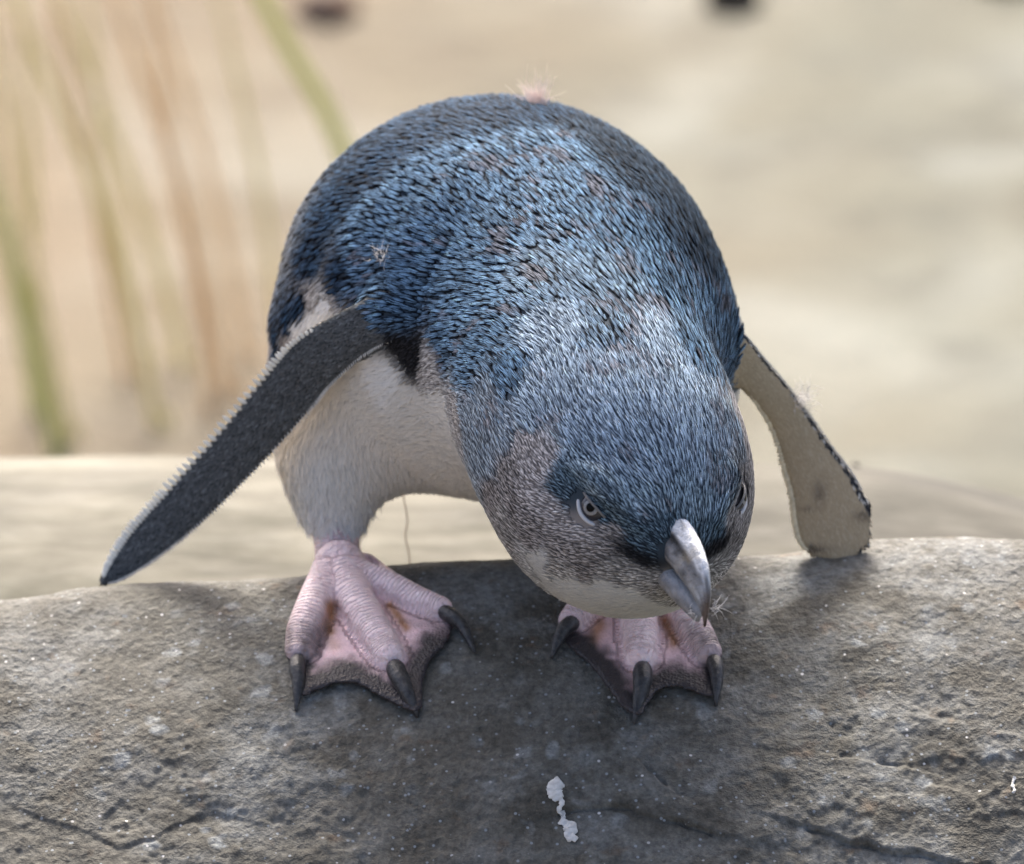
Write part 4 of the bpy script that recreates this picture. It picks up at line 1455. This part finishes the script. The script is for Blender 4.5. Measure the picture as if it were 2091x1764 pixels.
# ------------------------------------------------------------------ driftwood log behind
def log_mesh():
    nx_, na = 170, 160
    V, C, NXA, DV = [], [], [], []
    xs = np.linspace(-4200, 6000, nx_)
    for x in xs:
        top = np.interp(x, [-4200, 0, 900, 1500, 1700, 1850, 2100, 2600, 6000], [925, 934, 938, 944, 954, 978, 1034, 1100, 1250])
        d = 2000.0
        R = np.interp(x, [-4200, 0, 1400, 2100, 6000], [1500, 1460, 1420, 1330, 1200])
        cpt = Q(x, top, d) + np.array([0, R, 0])
        for k in range(na):
            a = 2 * math.pi * k / na
            rr = R
            V.append(cpt + np.array([0, -math.cos(a) * rr, math.sin(a) * rr]))
            br_ = np.interp(x, [0, 1100, 1500, 1800], [1.0, 1.05, .65, .42])
            C.append(np.array([1.0, .97, .92]) * br_); NXA.append((x, a)); DV.append((0, -math.cos(a), math.sin(a)))
    F = []
    for i in range(nx_ - 1):
        for k in range(na):
            k2 = (k + 1) % na
            F.append((i * na + k, i * na + k2, (i + 1) * na + k2, (i + 1) * na + k))
    F.append(tuple(range(na))); F.append(tuple((nx_ - 1) * na + k for k in range(na))[::-1])
    V = np.array(V); C = np.array(C); NXA = np.array(NXA); DV = np.array(DV)
    V += DV * (9 * fbm(np.column_stack([NXA[:, 0] * 0.12, NXA[:, 1] * 1400]), 120, 5, 3) + 22 * fbm(NXA * np.array([1, 900]), 500, 8, 2))[:, None]
    C *= (1 + .55 * fbm(NXA * np.array([.7, 1300]), 170, 15, 3))[:, None]
    return V, F, np.clip(C, 0, 1.3)
v, f, c = log_mesh()
log = empty('driftwood_log', to_world(v.mean(0)[None])[0])
tag(log, 'pale weathered log lying behind the boulder', 'log')
mesh_obj('trunk', to_world(v), f, M_WOOD, log, True, c)
st = [Q(1736, 1000, 1960), Q(1740, 966, 1945), Q(1750, 946, 1935)]
v, f = tube(np.array(st), np.array([34, 20, 7]), 8)
mesh_obj('branch_stub', to_world(v), f, M_WOOD, log, True, np.full((len(v), 3), .35))

# ------------------------------------------------------------------ dry stem in front of the log
v, f = tube(catmull([Q(845, 962, 330), Q(824, 1000, 320), Q(832, 1060, 318), Q(828, 1095, 318), Q(836, 1140, 320), Q(838, 1230, 330)], 5), np.full(26, 1.5), 6)
M_STEM = plain('dry_stem', (.52, .36, .26), 0.7, 0.3)
o = mesh_obj('dry_stem', to_world(v), f, M_STEM)
tag(o, 'thin kinked reddish stem between the pink leg and the throat', 'stem')

# ------------------------------------------------------------------ grass blades beyond the log
def leafy(name, c1, c2):
    m = plain(name, c1, 0.6, 0.3, 60, .001, c2)
    nt = m.node_tree
    out = nt.nodes['Material Output']; b = nt.nodes['Principled BSDF']
    tr = nt.nodes.new('ShaderNodeBsdfTranslucent'); tr.inputs[0].default_value = (*c2, 1)
    mx_ = nt.nodes.new('ShaderNodeMixShader'); mx_.inputs[0].default_value = 0.6
    nt.links.new(b.outputs[0], mx_.inputs[1]); nt.links.new(tr.outputs[0], mx_.inputs[2]); nt.links.new(mx_.outputs[0], out.inputs[0])
    return m
M_GREEN = leafy('grass_green', (.46, .47, .26), (.54, .55, .32))
M_DRY = leafy('grass_dry', (.60, .48, .34), (.64, .52, .37))
M_OLIVE = leafy('grass_olive', (.55, .52, .32), (.60, .56, .36))
def blade(parent, pts, w, mat):
    """pts: picture points with depth in design units; widened ribbon with a fold"""
    p = catmull([to_world(Q(x, y, d)[None])[0] for x, y, d in pts], 6)
    # carry the blade down to the ground
    T = nrm(np.gradient(p, axis=0))
    n = len(p)
    q = np.linspace(0, 1, n)
    ww = w * np.interp(q, [0, .2, .7, 1], [.7, 1, .9, .15])
    side = nrm(np.cross(T, np.array([0, 1.0, 0.25])))
    nv = np.cross(side, T)
    V = np.stack([p - side * ww[:, None], p + nv * (ww * .35)[:, None], p + side * ww[:, None], p - nv * .0006 + nv * (ww * .1)[:, None]], 1).reshape(-1, 3)
    F = []
    for i in range(n - 1):
        for a, b in ((0, 1), (1, 2), (2, 3), (3, 0)):
            F.append((i * 4 + a, i * 4 + b, (i + 1) * 4 + b, (i + 1) * 4 + a))
    return mesh_obj('blade', V, F, mat, parent)
def root_of(x, y, d):
    """extend a picture line down to the ground at depth d: picture y where it meets z=0"""
    return CY + (C0[2] - d * S * math.sin(PITCH)) / (S * math.cos(PITCH)) / (1 + d / DPX)
def clump(blades_, label, nm='grass_clump'):
    d0 = blades_[0][0][0][2]
    x0 = blades_[0][0][0][0]
    base = to_world(Q(x0, root_of(0, 0, d0), d0)[None])[0]
    e = empty(nm, base)
    for pts, w, mat in blades_:
        x, y, d = pts[0]
        yr = root_of(x, y, d)
        x_, y_, d_ = pts[1]
        slope = (x_ - x) / (y_ - y)
        pts2 = [(x + slope * 0.35 * (yr - y), yr + 10, d)] + list(pts)
        blade(e, pts2, w, mat)
    tag(e, label, 'grass', 'grass beyond the log')
G = 10200
gr_ = random.Random(5)
def line(x0, x1, bow, w, mat, dd):
    """a blade crossing the picture from (x0, bottom) to (x1, top)"""
    pts = []
    for q in (0, .3, .55, .8, 1.0):
        y = 1000 - 1200 * q
        pts.append((x0 + (x1 - x0) * q ** 1.25 + bow * math.sin(q * math.pi) + gr_.uniform(-8, 8), y, G + dd))
    return (pts, w, mat)
clump([([(890, 780, G), (690, 280, G), (590, 100, G), (490, -90, G), (400, -250, G)], .0036, M_GREEN)], 'single long green grass blade slanting down to the penguin\'s back')
clump([line(130, -190, -10, .0036, M_GREEN, 300), line(96, -230, 30, .0026, M_GREEN, 700), line(160, -60, -20, .0018, M_OLIVE, 500), line(70, 30, 20, .0016, M_OLIVE, 900)], 'green grass blades at the left edge of the picture')
clump([line(500, 170, 10, .0024, M_DRY, 900), line(360, -60, 10, .0022, M_OLIVE, 600), line(430, 250, 15, .0018, M_DRY, 700), line(300, 60, -10, .0018, M_DRY, 1000)], 'dry orange grass stalks arching up the left of the picture')
clump([line(430, 40, 12, .0022, M_OLIVE, 1100), line(540, 260, 15, .0018, M_DRY, 1200), line(610, 400, 10, .0015, M_OLIVE, 1000), line(340, 140, -25, .0016, M_OLIVE, 1150)], 'yellowish grass blades between the dry stalks and the penguin')

# ------------------------------------------------------------------ stones on the far ground
def stone(x, y, rx, rz, mat, label, seed):
    # on the ground where the picture ray meets z = 0
    o = C0 - AX_F * DIST
    d = nrm(C0 + S * ((x - CX) * AX_R + (y - CY) * AX_D) - o)
    t = -o[2] / d[2]
    p = o + d * t
    V, F = [], []
    nu, nv = 20, 12
    for i in range(nv + 1):
        a = math.pi * i / nv
        for k in range(nu):
            w = 2 * math.pi * k / nu
            V.append([math.sin(a) * math.cos(w), math.sin(a) * math.sin(w), math.cos(a)])
    V = np.array(V)
    V = V * (1 + 0.22 * fbm(V + seed * 7, 0.9, seed, 3))[:, None]
    V = V * np.array([rx, rx * 0.9, rz]) + p + np.array([0, 0, rz * 0.45])
    for i in range(nv):
        for k in range(nu):
            k2 = (k + 1) % nu
            F.append((i * nu + k, (i + 1) * nu + k, (i + 1) * nu + k2, i * nu + k2))
    ob = mesh_obj('stone', V, F, mat)
    tag(ob, label, 'stone', 'stones on the sandy ground')
M_DKST = plain('dark_stone', (.012, .009, .007), 0.9, 0.2, 40, .004, (.035, .022, .014))
M_GYST = plain('grey_stone', (.12, .10, .085), 0.8, 0.3, 30, .004, (.24, .13, .07))
stone(1492, 62, .014, .019, M_DKST, 'dark brown stone on the sand above the penguin\'s shoulder, left of two', 2)
stone(2055, 22, .014, .018, M_DKST, 'dark brown stone at the top right corner of the picture', 3)
stone(668, 78, .016, .018, M_GYST, 'greyish brown stone on the sand beside the slanting green blade', 4)
